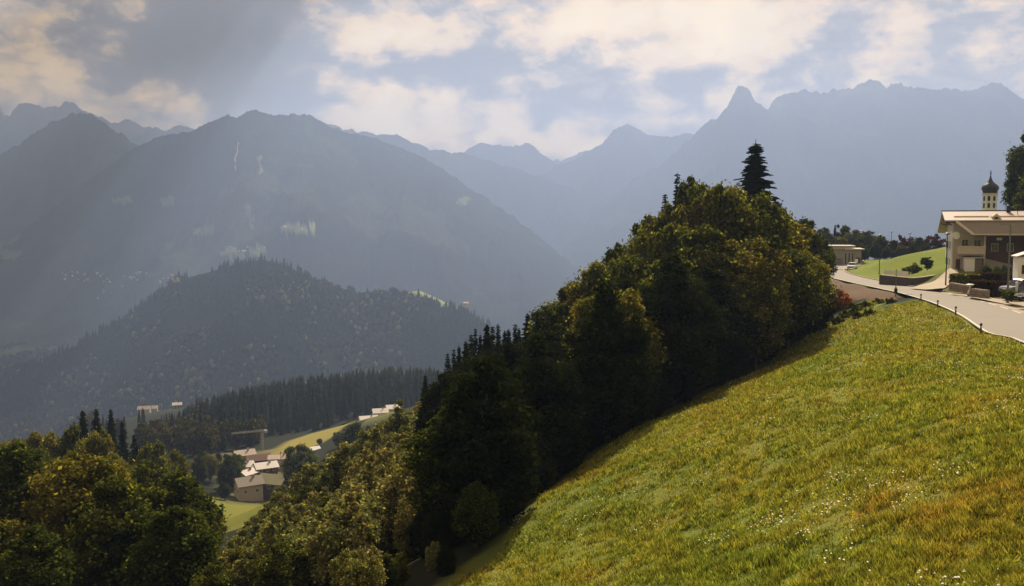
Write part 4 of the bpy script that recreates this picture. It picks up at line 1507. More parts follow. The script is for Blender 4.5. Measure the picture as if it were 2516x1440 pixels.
# trees round the farmhouses
for a in [('olive1', 735, 1095, 300, 14, 'round dark tree right of the farmhouse cluster'), ('green0', 760, 1120, 290, 11, 'dark tree beside the round one right of the farmhouses'),
          ('green1', 870, 1040, 330, 14, 'dark green tree under the white hamlet roofs'), ('green0', 905, 1050, 300, 12, 'dark tree group edge below the white hamlet'),
          ('olive0', 785, 1078, 420, 7, 'small tree standing alone on the sunny hillside field'), ('green0', 550, 1185, 310, 11, 'dark tree left of the stone farmhouse'),
          ('green1', 515, 1130, 380, 12, 'dark tree left of the farmhouse cluster'), ('green0', 560, 1120, 400, 11, 'dark tree at the upper left of the farmhouses'),
          ('spruce1', 490, 1110, 400, 9, 'spruce on the rim left of the farmhouses'), ('green1', 585, 1150, 350, 8, 'small dark tree against the farmhouse walls'),
          ('olive1', 830, 1062, 400, 11, 'dark tree at the right end of the sunny hillside field')]:
    tree_at(a[0], a[1], a[2], a[3], a[4], 'spruce_tree' if a[0].startswith('spr') else 'broadleaf_tree', a[5], group='trees round the farmhouses')

# conifer ridge behind the farmhouses
FIELD = [(600, 1140), (640, 1105), (700, 1085), (800, 1055), (870, 1030), (900, 1060), (720, 1140)]
taken = []
n_con = n_br = 0
rest_c = []
tries = 0
while tries < 9000 and len(taken) < 640:
    tries += 1
    Y = random.uniform(400, 780)
    px = random.uniform(330, 1120)
    X = (px - 1258) / F * Y
    zb = gz1(X, Y)
    qx, qy = to_px(X, Y, zb)
    if poly_mask(np.array([qx]), np.array([qy]), FIELD)[0]:
        continue
    if qx < 450 and Y > 600:
        continue
    if 550 < qx < 780 and Y < 440 or (qx > 640 and Y < 520) or (qx > 820 and Y < 580 and qy > 1030):
        continue
    if any((X - t_[0]) ** 2 + (Y - t_[1]) ** 2 < 36 for t_ in taken):
        continue
    taken.append((X, Y, zb))
taken.sort(key=lambda t_: t_[1])
for (X, Y, zb) in taken:
    qx, qy = to_px(X, Y, zb)
    br = (vnoise(np.array([X / 26]), np.array([Y / 26]), 5)[0] > .60 and Y < 660) or (Y < 520 and random.random() < .35)
    # height so that the upper rim follows the photographed outline
    rim = np.interp(qx, [330, 450, 500, 560, 600, 700, 800, 900, 1000, 1080, 1120], [1045, 1000, 978, 958, 945, 925, 912, 898, 893, 897, 905])
    zmax = at(qx, rim + random.uniform(-2, 14), Y).z
    h = random.uniform(12, 17) if br else random.uniform(19, 28)
    h = min(h, max(zmax - zb, 7))
    if br and n_br < 60:
        n_br += 1
        put_tree('far_broad%d' % random.randrange(3), X, Y, zb + h, h * .62, 'broadleaf_tree', 'grey green broadleaf crown among the dark conifers behind the crane', group='broadleaf trees on the conifer ridge')
    elif n_con < 300:
        n_con += 1
        put_tree('far_spruce%d' % random.randrange(4), X, Y, zb + h, None, 'spruce_tree', 'dark spruce of the ridge forest behind the farmhouses', group='spruces on the ridge')
    else:
        rest_c.append((X, Y, zb - .5, h))
if rest_c:
    rc = np.array(rest_c)
    tag(link('forest', scatter_mesh('forest', rc[:, :3], rc[:, 3], PC, M['needle_far'], RNG)), 'rest of the dark spruce forest on the ridge', kind='stuff')

# trees beyond the ridge at the left, on the way to the tiny field
for k in range(36):
    px, Y = random.uniform(150, 470), random.uniform(480, 900)
    p = at(px, 0, Y)
    zb = gz1(p.x, Y)
    if poly_mask(np.array([to_px(p.x, Y, zb)[0]]), np.array([to_px(p.x, Y, zb)[1]]), [(330, 1040), (350, 1010), (450, 985), (480, 1010), (400, 1050)])[0]:
        continue
    put_tree('far_broad%d' % random.randrange(3) if k % 3 == 0 else 'far_spruce%d' % random.randrange(4), p.x, Y, zb + random.uniform(11, 18), None,
             'broadleaf_tree' if k % 3 == 0 else 'spruce_tree', 'hazy tree on the slope behind the lower left wood', group='hazy trees behind the lower left wood')

# row of trees behind the mound and the garages
ROW = [('green0', 2024, 560, 268, 9, 'broadleaf_tree', 'green tree left of the flat roofed garages'), ('spruce1', 2052, 552, 285, 4.5, 'spruce_tree', 'narrow spruce standing above the garages'),
       ('ash', 2070, 553, 290, 6, 'broadleaf_tree', 'airy tree right beside the narrow spruce'), ('olive0', 2060, 582, 275, 10, 'broadleaf_tree', 'olive tree directly behind the garage roofs'),
       ('olive1', 2100, 566, 278, 12, 'broadleaf_tree', 'broad tree behind the right garage roof'), ('olive2', 2135, 568, 272, 12, 'broadleaf_tree', 'broad dark tree right of the garages'),
       ('green1', 2165, 580, 262, 11, 'broadleaf_tree', 'dark tree left of the flat headed lamp'), ('green0', 2195, 590, 256, 10, 'broadleaf_tree', 'low dark tree under the flat headed lamp'),
       ('redleaf', 2222, 578, 262, 9, 'broadleaf_tree', 'reddish tree between the two distant lamps'), ('green1', 2258, 584, 256, 9, 'broadleaf_tree', 'dark tree right of the second distant lamp'),
       ('redleaf', 2300, 575, 250, 9.5, 'broadleaf_tree', 'rounded reddish tree on the mound beside the big house'), ('green0', 2240, 600, 246, 8, 'broadleaf_tree', 'low tree behind the mound top'),
       ('green1', 2150, 600, 250, 9, 'broadleaf_tree', 'low dark hedge tree behind the mound'), ('green0', 2118, 600, 258, 8, 'broadleaf_tree', 'low dark tree right of the garage wall'),
       ('green0', 2180, 606, 244, 8, 'broadleaf_tree', 'low hedge tree in the middle behind the mound'), ('olive1', 2215, 603, 244, 8, 'broadleaf_tree', 'hedge tree on the rim of the mound'),
       ('green0', 2275, 598, 246, 6, 'broadleaf_tree', 'small tree near the top right of the mound'),
       ('green1', 2018, 585, 255, 9, 'broadleaf_tree', 'tree squeezed between the big wood and the garages')]
for a in ROW:
    tree_at(a[0], a[1], a[2], a[3], a[4], a[5], a[6], group='trees behind the mound')
tree_at('green0', 2538, 308, 165, 10, 'broadleaf_tree', 'tall airy tree at the right edge behind the big house', group=None)
tree_at('green1', 2560, 400, 150, 9, 'broadleaf_tree', 'second airy tree at the right edge, nearer and lower')
tree_at('shrub', 2242, 646, 152, 3.6, 'garden_bush', 'round green bush on the wall of the mound', cat='bush')
tree_at('ash', 2279, 632, 156, 2.6, 'young_tree', 'small young tree left of the big house', cat='tree')
tree_at('orange', 2062, 712, 116, 3.2, 'orange_bush', 'bright orange bush at the edge of the bare earth', cat='bush')
tree_at('orange', 2078, 726, 114, 2.2, 'orange_bush', 'smaller orange brown bush right of the bright orange one', cat='bush')
for k, (px, py, Y, w) in enumerate([(2100, 742, 106, 2.4), (2130, 738, 108, 2.2), (2080, 760, 102, 2.2), (2160, 737, 109, 2.0), (2110, 764, 98, 2.2), (2190, 742, 106, 1.6), (2140, 758, 98, 1.8), (2060, 775, 99, 2.0)]):
    tree_at('shrub', px, py, Y, w, 'weed_clump', 'leafy weed clump growing between the bare earth and the meadow', cat='bush', group='leafy weed clumps at the meadow top')
for k, (px, py, Y, w, lb) in enumerate([(2432, 652, 128, 3.4, 'left garden bush in front of the house wall'), (2455, 655, 126, 3.2, 'garden bush right of the sloping wall'), (2478, 652, 124, 3.0, 'garden bush left of the street lamp'),
                                       (2496, 650, 122, 2.8, 'garden bush behind the parked blue car'), (2508, 640, 120, 1.8, 'slim bright bush by the small white shed')]):
    tree_at('shrub', px, py, Y, w, 'garden_bush', lb, cat='bush')

# ------------------------------------------------------------------ meadow grass
rng = np.random.default_rng(5)
nb_ = 1500000
Yb = 14 + (150 - 14) * rng.random(nb_) ** 1.9
pxb = rng.uniform(900, 2620, nb_)
Xb = (pxb - 1258) / F * Yb
ok = poly_mask(Xb, Yb - 0.8 + fbm(Xb / 6, Yb / 6, 2, 66) * 1.5, MEADOW)
ra, rb = road_left[:, 0], road_left[:, 1]
ok &= Xb < np.interp(Yb, rb[:120], ra[:120]) - .25
ok &= ~poly_mask(Xb, Yb, EARTH)
Xb, Yb = Xb[ok], Yb[ok]
Xb, Yb = Xb[:520000], Yb[:520000]
clump = fbm(Xb / .9, Yb / .9, 3, 12)
kp = rng.random(len(Xb)) < (.80 + clump * .7)
Xb, Yb, clump = Xb[kp], Yb[kp], clump[kp]
Zb = gz(Xb, Yb)
n_ = len(Xb)
hh = (.09 + .14 * rng.random(n_)) * (1 + 1.1 * clump) + .03
wdt = .012 + .00052 * Yb
a = rng.random(n_) * 6.283
lean = rng.normal(0, .45, (n_, 2)) * hh[:, None]
c_, s2 = np.cos(a) * wdt, np.sin(a) * wdt
base = np.column_stack([Xb, Yb, Zb - .03])
V_ = np.stack([base + np.column_stack([c_, s2, np.zeros(n_)]), base - np.column_stack([c_, s2, np.zeros(n_)]),
               base + np.column_stack([lean[:, 0], lean[:, 1], hh])], 1).reshape(-1, 3)
tag(link('meadow_grass', np_mesh('meadow_grass', V_, np.arange(n_ * 3).reshape(-1, 3), M['grass_blade'])), 'tall summer grass on the sloping meadow, green fading to straw and rust', kind='stuff')
# white umbel flowers in drifts
nf = 26000
Yf = 14 + 90 * rng.random(nf) ** 1.6
Xf = (rng.uniform(1250, 2560, nf) - 1258) / F * Yf
dr = fbm(Xf / 3.2, Yf / 3.2, 4, 44) + .35 * fbm(Xf / 14, Yf / 14, 2, 45) + (Xf - 12) * .006
ok = (dr + rng.normal(0, .10, nf) > .40) & poly_mask(Xf, Yf - 3, MEADOW) & (Xf < np.interp(Yf, rb[:120], ra[:120]) - .5)
Xf, Yf = Xf[ok][:2000], Yf[ok][:2000]
nf = len(Xf)
Zf = gz(Xf, Yf) + .14 + .12 * rng.random(nf)
rf = .014 + .024 * rng.random(nf)
ang6 = np.arange(6) * math.pi / 3
rim_ = np.stack([Xf[:, None] + rf[:, None] * np.cos(ang6), Yf[:, None] + rf[:, None] * np.sin(ang6), np.repeat(Zf[:, None], 6, 1)], 2)
top_ = np.column_stack([Xf, Yf, Zf + .03])[:, None, :]
VF = np.concatenate([rim_, top_], 1).reshape(-1, 3)
fl = np.array([(q, (q + 1) % 6, 6) for q in range(6)])
FF_ = (fl[None] + (np.arange(nf) * 7)[:, None, None]).reshape(-1, 3)
tag(link('meadow_flowers', np_mesh('meadow_flowers', VF, FF_, M['flower'])), 'white wild flowers scattered in drifts over the meadow', kind='stuff')

# ------------------------------------------------------------------ buildings
dg0 = bpy.context.evaluated_depsgraph_get()


def hit(px, py):
    """first surface the view line through a photo point meets"""
    d_ = Vector(px_dir(px, py)).normalized()
    ok_, loc, *_r = S.ray_cast(dg0, Vector((0, 0, 0)) + d_ * 30, d_, distance=11000)
    return loc if ok_ else None


_cache = {}


def cached(key, fn):
    if key not in _cache:
        _cache[key] = fn()
    return _cache[key]


def gable_house(name, loc, rz, L, W, hw, hr, wall, roof, label, over=.7, wins=(3, 2), base=3.0, cat='house', chimney=True, group=None, detail=True):
    """ridge along local x, centre at loc (z = ground)"""
    root = empty(name, loc, rz, label, cat, group)
    mb_ = MB()
    x_, y_ = L / 2, W / 2
    mb_.box(-x_, x_, -y_, y_, -base, hw)
    mb_.prism([(-y_, hw), (y_, hw), (0, hw + hr)], 'x', -x_, x_)
    mb_.build('wall', wall, root)
    mb_ = MB()
    sl = hr / y_
    for sg in (-1, 1):
        ye = sg * (y_ + over)
        ze = hw - sl * over
        q = [(-x_ - over, 0, hw + hr + .22), (x_ + over, 0, hw + hr + .22), (x_ + over, ye, ze + .22), (-x_ - over, ye, ze + .22)]
        if sg > 0:
            q = [q[1], q[0], q[3], q[2]]
        mb_.slab(q, .2)
    r_ = mb_.build('roof', roof, root)
    if chimney:
        cb = MB().box(x_ * .3, x_ * .3 + .7, -.9, -.25, hw + hr * .5, hw + hr + .9)
        cb.build('chimney', M['plaster_grey'], r_)
    if detail:
        nx_, nz_ = wins
        fm = cached('winframe', lambda: MB().box(-.62, .62, -.05, .05, -.72, .72).mesh('window', M['white']))
        gm = cached('winpane', lambda: MB().box(-.50, -.04, -.07, .07, -.60, .60).box(.04, .50, -.07, .07, -.60, .60).mesh('pane', M['glass']))
        for fl_ in range(nz_):
            z = 1.5 + fl_ * 2.7
            if z + .8 > hw:
                continue
            for k in range(nx_):
                xx = -x_ + L * (k + .5) / nx_
                for sg in (-1, 1):
                    w_ = link('window', fm, root)
                    w_.location = (xx, sg * (y_ + .02), z)
                    link('pane', gm, w_)
            for k in range(2):
                yy = -y_ + W * (k + .5) / 2
                w_ = link('window', fm, root)
                w_.location = (-x_ - .02, yy, z)
                w_.rotation_euler = (0, 0, math.pi / 2)
                link('pane', gm, w_)
                w_ = link('window', fm, root)
                w_.location = (x_ + .02, yy, z)
                w_.rotation_euler = (0, 0, math.pi / 2)
                link('pane', gm, w_)
    return root


def house_px(px, py, Y, *a, up=0.0, **k):
    """house whose ridge centre appears at photo point; the ground is taken from the terrain"""
    name, rz, L, W, hw, hr = a[:6]
    p = at(px, py, Y)
    zg = p.z - hw - hr
    return gable_house(name, (p.x, p.y, zg), R(rz), L, W, hw, hr, *a[6:], **k)


house_px(610, 1172, 322, 'farmhouse', 32, 8.6, 7.6, 3.8, 2.0, M['plaster'], M['roof_tan'], 'stone farmhouse with grey brown roof at the front of the cluster', wins=(2, 2), base=4)
house_px(674, 1166, 326, 'barn', -18, 10.0, 7.6, 3.0, 2.2, M['brown_wood'], M['roof_olive'], 'wide barn with olive green roof and dark gable right of the stone farmhouse', wins=(3, 1), base=5, chimney=False)
house_px(652, 1136, 345, 'farmhouse', 30, 7.8, 6.4, 5.0, 1.4, M['brown_wood'], M['roof_white'], 'dark wooden farmhouse with bright white roof in the middle of the cluster', wins=(3, 2), base=4)
house_px(600, 1135, 352, 'farmhouse', 30, 6.2, 5.4, 4.2, 1.3, M['plaster'], M['roof_white'], 'small house with cream roof at the left of the cluster', wins=(2, 1), base=4)
house_px(606, 1154, 338, 'farmhouse', 60, 5.6, 5.0, 4.6, 1.2, M['plaster'], M['roof_light'], 'small house with sandy roof between the cream roof and the stone farmhouse', wins=(2, 1), base=4)
house_px(634, 1118, 372, 'barn', 25, 9.0, 6.2, 4.4, 1.5, M['brown_wood'], M['roof_brown'], 'brown roofed barn behind the white roofed farmhouse', wins=(2, 1), base=4, chimney=False)
house_px(600, 1106, 392, 'farmhouse', 30, 8.0, 6.0, 4.4, 1.5, M['plaster'], M['roof_light'], 'pale roofed house at the back left of the cluster', wins=(2, 1), base=5)
house_px(688, 1118, 370, 'farmhouse', 8, 8.5, 5.5, 4.6, .9, M['plaster'], M['roof_light'], 'low house with sandy roof at the right back of the cluster', wins=(3, 1), base=4)
house_px(905, 1022, 500, 'hamlet_house', 20, 9.5, 8, 5, 2.0, M['plaster_pale'], M['roof_white'], 'lowest of the three white roofed houses above the pale shrubs', base=5)
house_px(934, 1004, 540, 'hamlet_house', 15, 8.5, 7, 4.6, 1.8, M['plaster_pale'], M['roof_white'], 'middle one of the three white roofed houses above the pale shrubs', base=6)
house_px(964, 995, 560, 'hamlet_house', 20, 7.5, 6.5, 4.4, 1.7, M['plaster'], M['roof_white'], 'upper right one of the three white roofed houses above the pale shrubs', base=6)
house_px(772, 1098, 405, 'field_hut', 40, 3.8, 3.2, 2.4, .9, M['brown_wood'], M['roof_white'], 'tiny white roofed hut at the lower edge of the sunny field', wins=(1, 1), base=3, cat='hut', chimney=False)
house_px(355, 998, 930, 'far_farmhouse', 10, 12, 9, 5, 2.4, M['plaster'], M['roof_light'], 'left one of two hazy farmhouses on the tiny far field', base=3)
house_px(376, 997, 940, 'far_farmhouse', 15, 9, 8, 4.5, 2.2, M['plaster'], M['roof_light'], 'right one of two hazy farmhouses on the tiny far field', base=3)
house_px(435, 989, 950, 'far_farmhouse', 20, 9, 7, 4, 2.0, M['brown_wood'], M['roof_white'], 'white roofed hut at the top of the tiny far field', base=6)
house_px(1144, 742, 1960, 'far_farmhouse', 20, 11, 8, 4, 2.4, M['plaster'], M['roof_light'], 'lone farmhouse at the end of the pale pasture on the hill', base=5)

# far villages on the valley side, a few pixels each
fw = MB().box(-6, 6, -4.5, 4.5, -6, 6).prism([(-4.5, 6), (4.5, 6), (0, 9)], 'x', -6, 6).mesh('wall', M['far_white'])
fr_ = MB().slab([(-7, -5.5, 5.6), (7, -5.5, 5.6), (7, 0, 9.3), (-7, 0, 9.3)], .3).slab([(-7, 0, 9.3), (7, 0, 9.3), (7, 5.5, 5.6), (-7, 5.5, 5.6)], .3).mesh('roof', M['roof_light'])
spots = []
rs = random.Random(31)
for k in range(34):
    spots.append((rs.uniform(150, 440), 668 + rs.uniform(0, 26)))
for k in range(10):
    spots.append((rs.uniform(555, 650), 606 + rs.uniform(0, 16)))
spots += [(742, 566), (700, 560), (30, 600), (12, 636), (240, 735), (255, 717), (300, 705)]
for (a_, b_) in spots:
    loc = hit(a_, b_)
    if loc is None or loc.y < 1500:
        continue
    r_ = empty('village_house', loc, rs.uniform(0, 3.1), 'tiny pale house in the hazy villages of the far valley', 'house', 'houses of the far valley villages')
    sc_ = rs.uniform(.45, .85)
    r_.scale = (sc_, sc_, sc_)
    link('wall', fw, r_)
    link('roof', fr_, r_)

# tower crane behind the cluster
p = at(645, 1112, 432)
zt = at(645, 1056, 432).z
cr_ = empty('tower_crane', (p.x, p.y, p.z - 3), 0, 'grey building crane standing behind the farmhouse cluster', 'crane')
hz = zt - p.z + 3


def lattice(mb_, a, b, w, t, n_):
    a, b = Vector(a), Vector(b)
    d_ = (b - a).normalized()
    s1 = d_.orthogonal().normalized()
    s2_ = d_.cross(s1)
    cs = [(s1 * i + s2_ * j) * w / 2 for i, j in ((-1, -1), (1, -1), (1, 1), (-1, 1))]
    for c__ in cs:
        mb_.tube([a + c__, b + c__], t, 4)
    for k in range(n_):
        q0, q1 = a.lerp(b, k / n_), a.lerp(b, (k + 1) / n_)
        for i in range(4):
            mb_.tube([q0 + cs[i], q1 + cs[(i + 1) % 4]], t * .7, 4, cap=False)


mb = MB()
lattice(mb, (0, 0, 0), (0, 0, hz), 1.0, .13, 9)
mb.build('mast', M['crane_grey'], cr_)
mb = MB()
lattice(mb, (1.0, 0, hz - .3), (-14.6, -2, hz - 1.5), .6, .10, 14)
mb.build('jib', M['crane_grey'], cr_)
MB().box(.9, 2.4, -.7, .7, hz - 1.4, hz - .1).build('counterweight', M['crane_grey'], cr_)
MB().tube([(-11.5, -1.5, hz - 1.4), (-11.5, -1.5, hz - 3.2)], .06, 5).box(-11.9, -11.1, -1.9, -1.1, hz - 3.7, hz - 3.1).build('hook', M['dark_metal'], cr_)
MB().tube([(1, 0, hz - .2), (0, 0, hz + 1.0), (-8, -1, hz - .7)], .07, 5).build('stay_cable', M['dark_metal'], cr_)
p = at(690, 1122, 352)
t = empty('round_sign', tuple(p), 0, 'round yellow disc on a dark post behind the farmhouse roofs', 'sign')
MB().tube([(0, 0, -1), (0, 0, 1.6)], .10, 6).build('post', M['dark_metal'], t)
MB().tube([(0, -.12, 1.8), (0, .12, 1.8)], .42, 14).build('disc', M['yellow'], t)

# ------------------------------------------------------------------ the big house on the right
p = at(2338, 668, 145)
HZ = -R(21.2)
H_ = empty('big_house', (p.x, p.y, p.z), HZ, 'large plastered farmhouse with tan roof and shaded front beside the road', 'house')
LEN = 17.5
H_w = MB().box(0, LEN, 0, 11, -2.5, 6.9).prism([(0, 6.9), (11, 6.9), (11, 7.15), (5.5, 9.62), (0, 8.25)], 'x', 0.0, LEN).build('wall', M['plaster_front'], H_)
# left gable end paler than the front: its sunlight is put into the colour
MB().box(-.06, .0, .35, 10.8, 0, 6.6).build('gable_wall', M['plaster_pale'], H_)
r_ = MB().slab([(-1.3, -.6, 8.42), (LEN + .8, -.6, 8.42), (LEN + .8, 5.5, 10.0), (-1.3, 5.5, 10.0)], .24).slab(
    [(-1.3, 5.51, 10.0), (LEN + .8, 5.51, 10.0), (LEN + .8, 13.2, 6.5), (-1.3, 13.2, 6.5)], .24).build('roof', M['roof_light'], H_)
MB().box(-1.4, LEN + .8, 5.35, 5.65, 10.0, 10.1).build('ridge_cap', M['gutter'], r_)
MB().box(0.3, LEN - .5, -.74, -.61, 8.10, 8.40).build('gutter', M['gutter'], r_)
MB().box(.2, 10.6, -.92, -.74, 8.24, 8.38).build('eave_board', M['trim'], r_)
for k in range(3):
    MB().box(.2 + k * 5.3, 5.3 + k * 5.3, 1.4, 1.6, 9.0, 9.12).build('snow_guard', M['trim'], r_)
MB().box(5.7, 6.7, .2, 1.2, 8.5, 8.95).prism([(-.05 + 5.6, 8.95), (6.85, 8.95), (6.2, 9.5)], 'y', .1, 1.3).build('dormer', M['trim'], r_)
MB().box(5.95, 6.45, .13, .19, 8.6, 8.98).build('dormer_window', M['glass'], r_)
MB().box(8.2, 8.75, 4.2, 4.8, 9.6, 10.75).build('chimney', M['dark_metal'], r_)
MB().box(10.9, 11.7, 4.1, 4.7, 9.7, 10.45).build('chimney', M['plaster_grey'], r_)
MB().tube([(9.6, 3, 9.2), (9.6, 3, 10.6)], .05, 5).build('vent_pipe', M['gutter'], r_)
a_ = MB().tube([(8.1, 5.2, 10), (8.1, 5.2, 11.4)], .03, 5)
for z_ in (10.8, 11.1, 11.35):
    a_.tube([(7.7, 5.2, z_), (8.5, 5.2, z_)], .02, 4)
a_.build('antenna', M['dark_metal'], r_)
# front wing roof, a sloping trapezoid over the shaded front
lr = MB().hull8([(.45, -.75, 7.98), (11.0, -.75, 7.98), (10.0, -3.0, 6.0), (2.7, -3.0, 6.0)], [(.45, -.75, 8.2), (11.0, -.75, 8.2), (10.0, -3.0, 6.22), (2.7, -3.0, 6.22)]).build('front_roof', M['roof_tan'], H_)
MB().hull8([(.30, -.95, 8.0), (.55, -.95, 8.0), (2.75, -3.12, 6.02), (2.5, -3.12, 6.02)], [(.30, -.95, 8.3), (.55, -.95, 8.3), (2.75, -3.12, 6.32), (2.5, -3.12, 6.32)]).build('verge_board', M['trim'], lr)
MB().box(2.6, 14.2, -3.2, -3.03, 6.02, 6.24).build('gutter', M['trim'], lr)
MB().box(2.8, 14.0, -3.0, -.02, 5.85, 5.95).build('soffit', M['brown_wood'], lr)
# dark timber cross gable at the right end
MB().prism([(10.2, 6.4), (17.4, 6.4), (13.8, 12.0)], 'y', -3.4, -.3).build('cross_gable', M['brown_wood'], H_)
MB().hull8([(10.9, -3.8, 6.0), (10.9, 0, 6.0), (13.8, 0, 11.3), (13.8, -3.8, 11.3)], [(10.5, -3.8, 6.2), (10.5, 0, 6.2), (13.8, 0, 12.1), (13.8, -3.8, 12.1)]).build('cross_roof', M['roof_brown'], H_)
# left side eaves and brackets
MB().hull8([(-1.2, -.6, 8.0), (.2, -.6, 8.0), (.2, .3, 8.1), (-1.2, .3, 8.1)], [(-1.25, -.65, 8.18), (.2, -.65, 8.18), (.2, .3, 8.3), (-1.25, .3, 8.3)]).build('eave_end', M['gutter'], H_)
for yv in (2.0, 5.5, 9.0):
    MB().tube([(0, yv, 7.6), (-1.1, yv, 8.5 if yv < 8 else 7.9)], .09, 5).build('bracket', M['brown_wood'], H_)
# balcony with plastered parapet
b_ = MB().box(.9, 4.4, -2.4, -.003, 2.75, 3.0).build('balcony', M['plaster_grey'], H_)
MB().box(.75, 4.5, -2.52, -2.36, 3.0, 4.15).box(.75, .9, -2.36, -.01, 3.0, 4.15).build('parapet', M['plaster'], b_)
MB().box(.65, 4.6, -2.6, -2.28, 4.15, 4.27).build('handrail', M['trim'], b_)
MB().tube([(4.4, -2.4, -.5), (4.4, -2.4, 6.0)], .11, 8).build('post', M['plaster'], b_)
# entrance porch box
b_ = MB().box(1.65, 3.0, -3.0, -.01, -.3, 2.35).build('porch', M['white'], H_)
MB().box(3.02, 4.1, -2.9, -.01, -.3, 2.25).build('porch_wall', M['brown_wood'], H_)
MB().box(1.5, 4.3, -3.15, 0, 2.36, 2.48).build('porch_roof', M['trim'], H_)
for k in range(6):
    MB().box(3.06 + k * .175, 3.20 + k * .175, -2.955, -2.9, -.2, 2.2).build('board', M['grey_wood'], bpy.data.objects['porch_wall'])
MB().box(.55, 1.2, -.06, -.003, .0, 2.1).build('door', M['brown_wood'], H_)
MB().hull8([(4.3, -1.6, -.5), (8.3, -1.6, -.5), (8.3, -.01, -.5), (4.3, -.01, -.5)], [(4.3, -1.6, 2.3), (8.3, -1.6, 1.3), (8.3, -.01, 1.4), (4.3, -.01, 2.4)]).build('side_wall', M['plaster_grey'], H_)
# shaded timber cladding of the front
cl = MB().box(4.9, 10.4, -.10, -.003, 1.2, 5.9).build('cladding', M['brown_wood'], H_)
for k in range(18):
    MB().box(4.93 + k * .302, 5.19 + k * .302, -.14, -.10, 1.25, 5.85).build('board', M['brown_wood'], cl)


def win(x0, z0, w_, h_, yv=-.08, shut=False):
    f_ = MB().box(x0, x0 + w_, yv, yv + .07, z0, z0 + h_).build('window', M['trim'], H_)
    MB().box(x0 + .08, x0 + w_ / 2 - .03, yv - .02, yv, z0 + .08, z0 + h_ - .08).box(x0 + w_ / 2 + .03, x0 + w_ - .08, yv - .02, yv, z0 + .08, z0 + h_ - .08).build('pane', M['glass'], f_)


win(1.3, 4.2, 1.0, 1.15)
win(3.1, 4.1, 1.0, 1.2)
win(5.6, 3.4, 1.0, 1.3, -.22)
win(7.8, 3.4, 1.0, 1.3, -.22)
win(11.0, 2.9, 1.0, 2.0)
win(13.3, 2.9, 1.0, 1.4)
win(11.6, .2, 1.0, 1.3)
MB().box(6.3, 7.1, -.22, -.15, 5.2, 5.6).build('lamp_box', M['white'], H_)
for zz_ in (.9, 3.7):
    for yv in (2.2, 5.6, 8.6):
        f_ = MB().box(-.16, -.065, yv - .6, yv + .6, zz_, zz_ + 1.35).build('window', M['white'], H_)
        MB().box(-.19, -.162, yv - .5, yv - .04, zz_ + .1, zz_ + 1.25).box(-.19, -.162, yv + .04, yv + .5, zz_ + .1, zz_ + 1.25).build('pane', M['glass'], f_)
        MB().box(-.22, -.065, yv - .75, yv + .75, zz_ - .12, zz_ - .02).build('sill', M['trim'], f_)
d_ = MB().lathe([(.02, 0), (.25, .03), (.48, .12), (.62, .26)], 16).build('satellite_dish', M['white'], H_)
d_.location = (.35, -.55, 5.9)
d_.rotation_euler = (R(80), 0, R(15))
MB().tube([(0, 0, -.5), (0, 0, .1)], .04, 6).build('dish_arm', M['grey_metal'], d_)
MB().tube([(.12, -.1, -.5), (.12, -.1, 7.0)], .06, 6).build('downpipe', M['trim'], H_)

# church tower with onion dome behind the house
p = at(2431, 515, 205)
zb = gz1(p.x, p.y)
T_ = empty('church_tower', (p.x, p.y, zb), R(10), 'white church tower with dark onion dome rising behind the big house roof', 'church tower')
zr = lambda py: at(2431, py, 205).z - zb
MB().lathe([(1.62, -2), (1.55, zr(478))], 8).build('wall', M['plaster_pale'], T_)
for q in range(8):
    aa = q * math.pi / 4
    for (z0, z1, nm_) in ((zr(494), zr(482), 'window'), (zr(511), zr(499), 'window')):
        w_ = MB().box(-.28, .28, -.04, .10, 0, z1 - z0 - .25).prism([(-.28, z1 - z0 - .25), (.28, z1 - z0 - .25), (.16, z1 - z0), (-.16, z1 - z0)], 'y', -.04, .10).build(nm_, M['glass'], T_)
        w_.location = (1.44 * math.sin(aa), -1.44 * math.cos(aa), z0)
        w_.rotation_euler = (0, 0, aa)
MB().lathe([(1.60, zr(478.2)), (1.82, zr(477)), (1.82, zr(475.5)), (1.6, zr(475))], 8).build('cornice', M['trim'], T_)
prof = [(1.60, 475), (1.50, 472.5), (1.62, 469), (1.82, 464), (1.80, 459.5), (1.50, 455), (1.02, 451), (.66, 447), (.40, 443), (.24, 438), (.13, 432), (.06, 427)]
d_ = MB().lathe([(r__, zr(y_)) for r__, y_ in prof], 16).build('onion_dome', M['copper'], T_, smooth=True)
MB().lathe([(.02, 0), (.16, .08), (.22, .22), (.16, .36), (.02, .44)], 10, (0, 0, zr(428))).build('ball', M['copper'], d_, smooth=True)
MB().box(-.04, .04, -.04, .04, zr(426), zr(418.5)).box(-.28, .28, -.04, .04, zr(421.8), zr(421)).build('cross', M['copper'], d_)

# white garden shed at the right edge
p = at(2500, 690, 117)
t = empty('garden_shed', (p.x, p.y, p.z), R(-18), 'small white shed with pale roof cut by the right picture edge', 'shed')
MB().box(0, 3.4, 0, 3, -.5, 3.1).build('wall', M['white'], t)
MB().slab([(-.25, -.3, 3.25), (1.7, -.3, 3.95), (1.7, 3.3, 3.95), (-.25, 3.3, 3.25)], .14).slab([(1.7, -.3, 3.95), (3.7, -.3, 3.25), (3.7, 3.3, 3.25), (1.7, 3.3, 3.95)], .14).build('roof', M['roof_light'], t)
f_ = MB().box(.45, 1.5, -.06, -.002, .9, 2.1).build('window', M['brown_wood'], t)
MB().box(.53, 1.42, -.08, -.06, .98, 2.02).build('pane', M['glass'], f_)

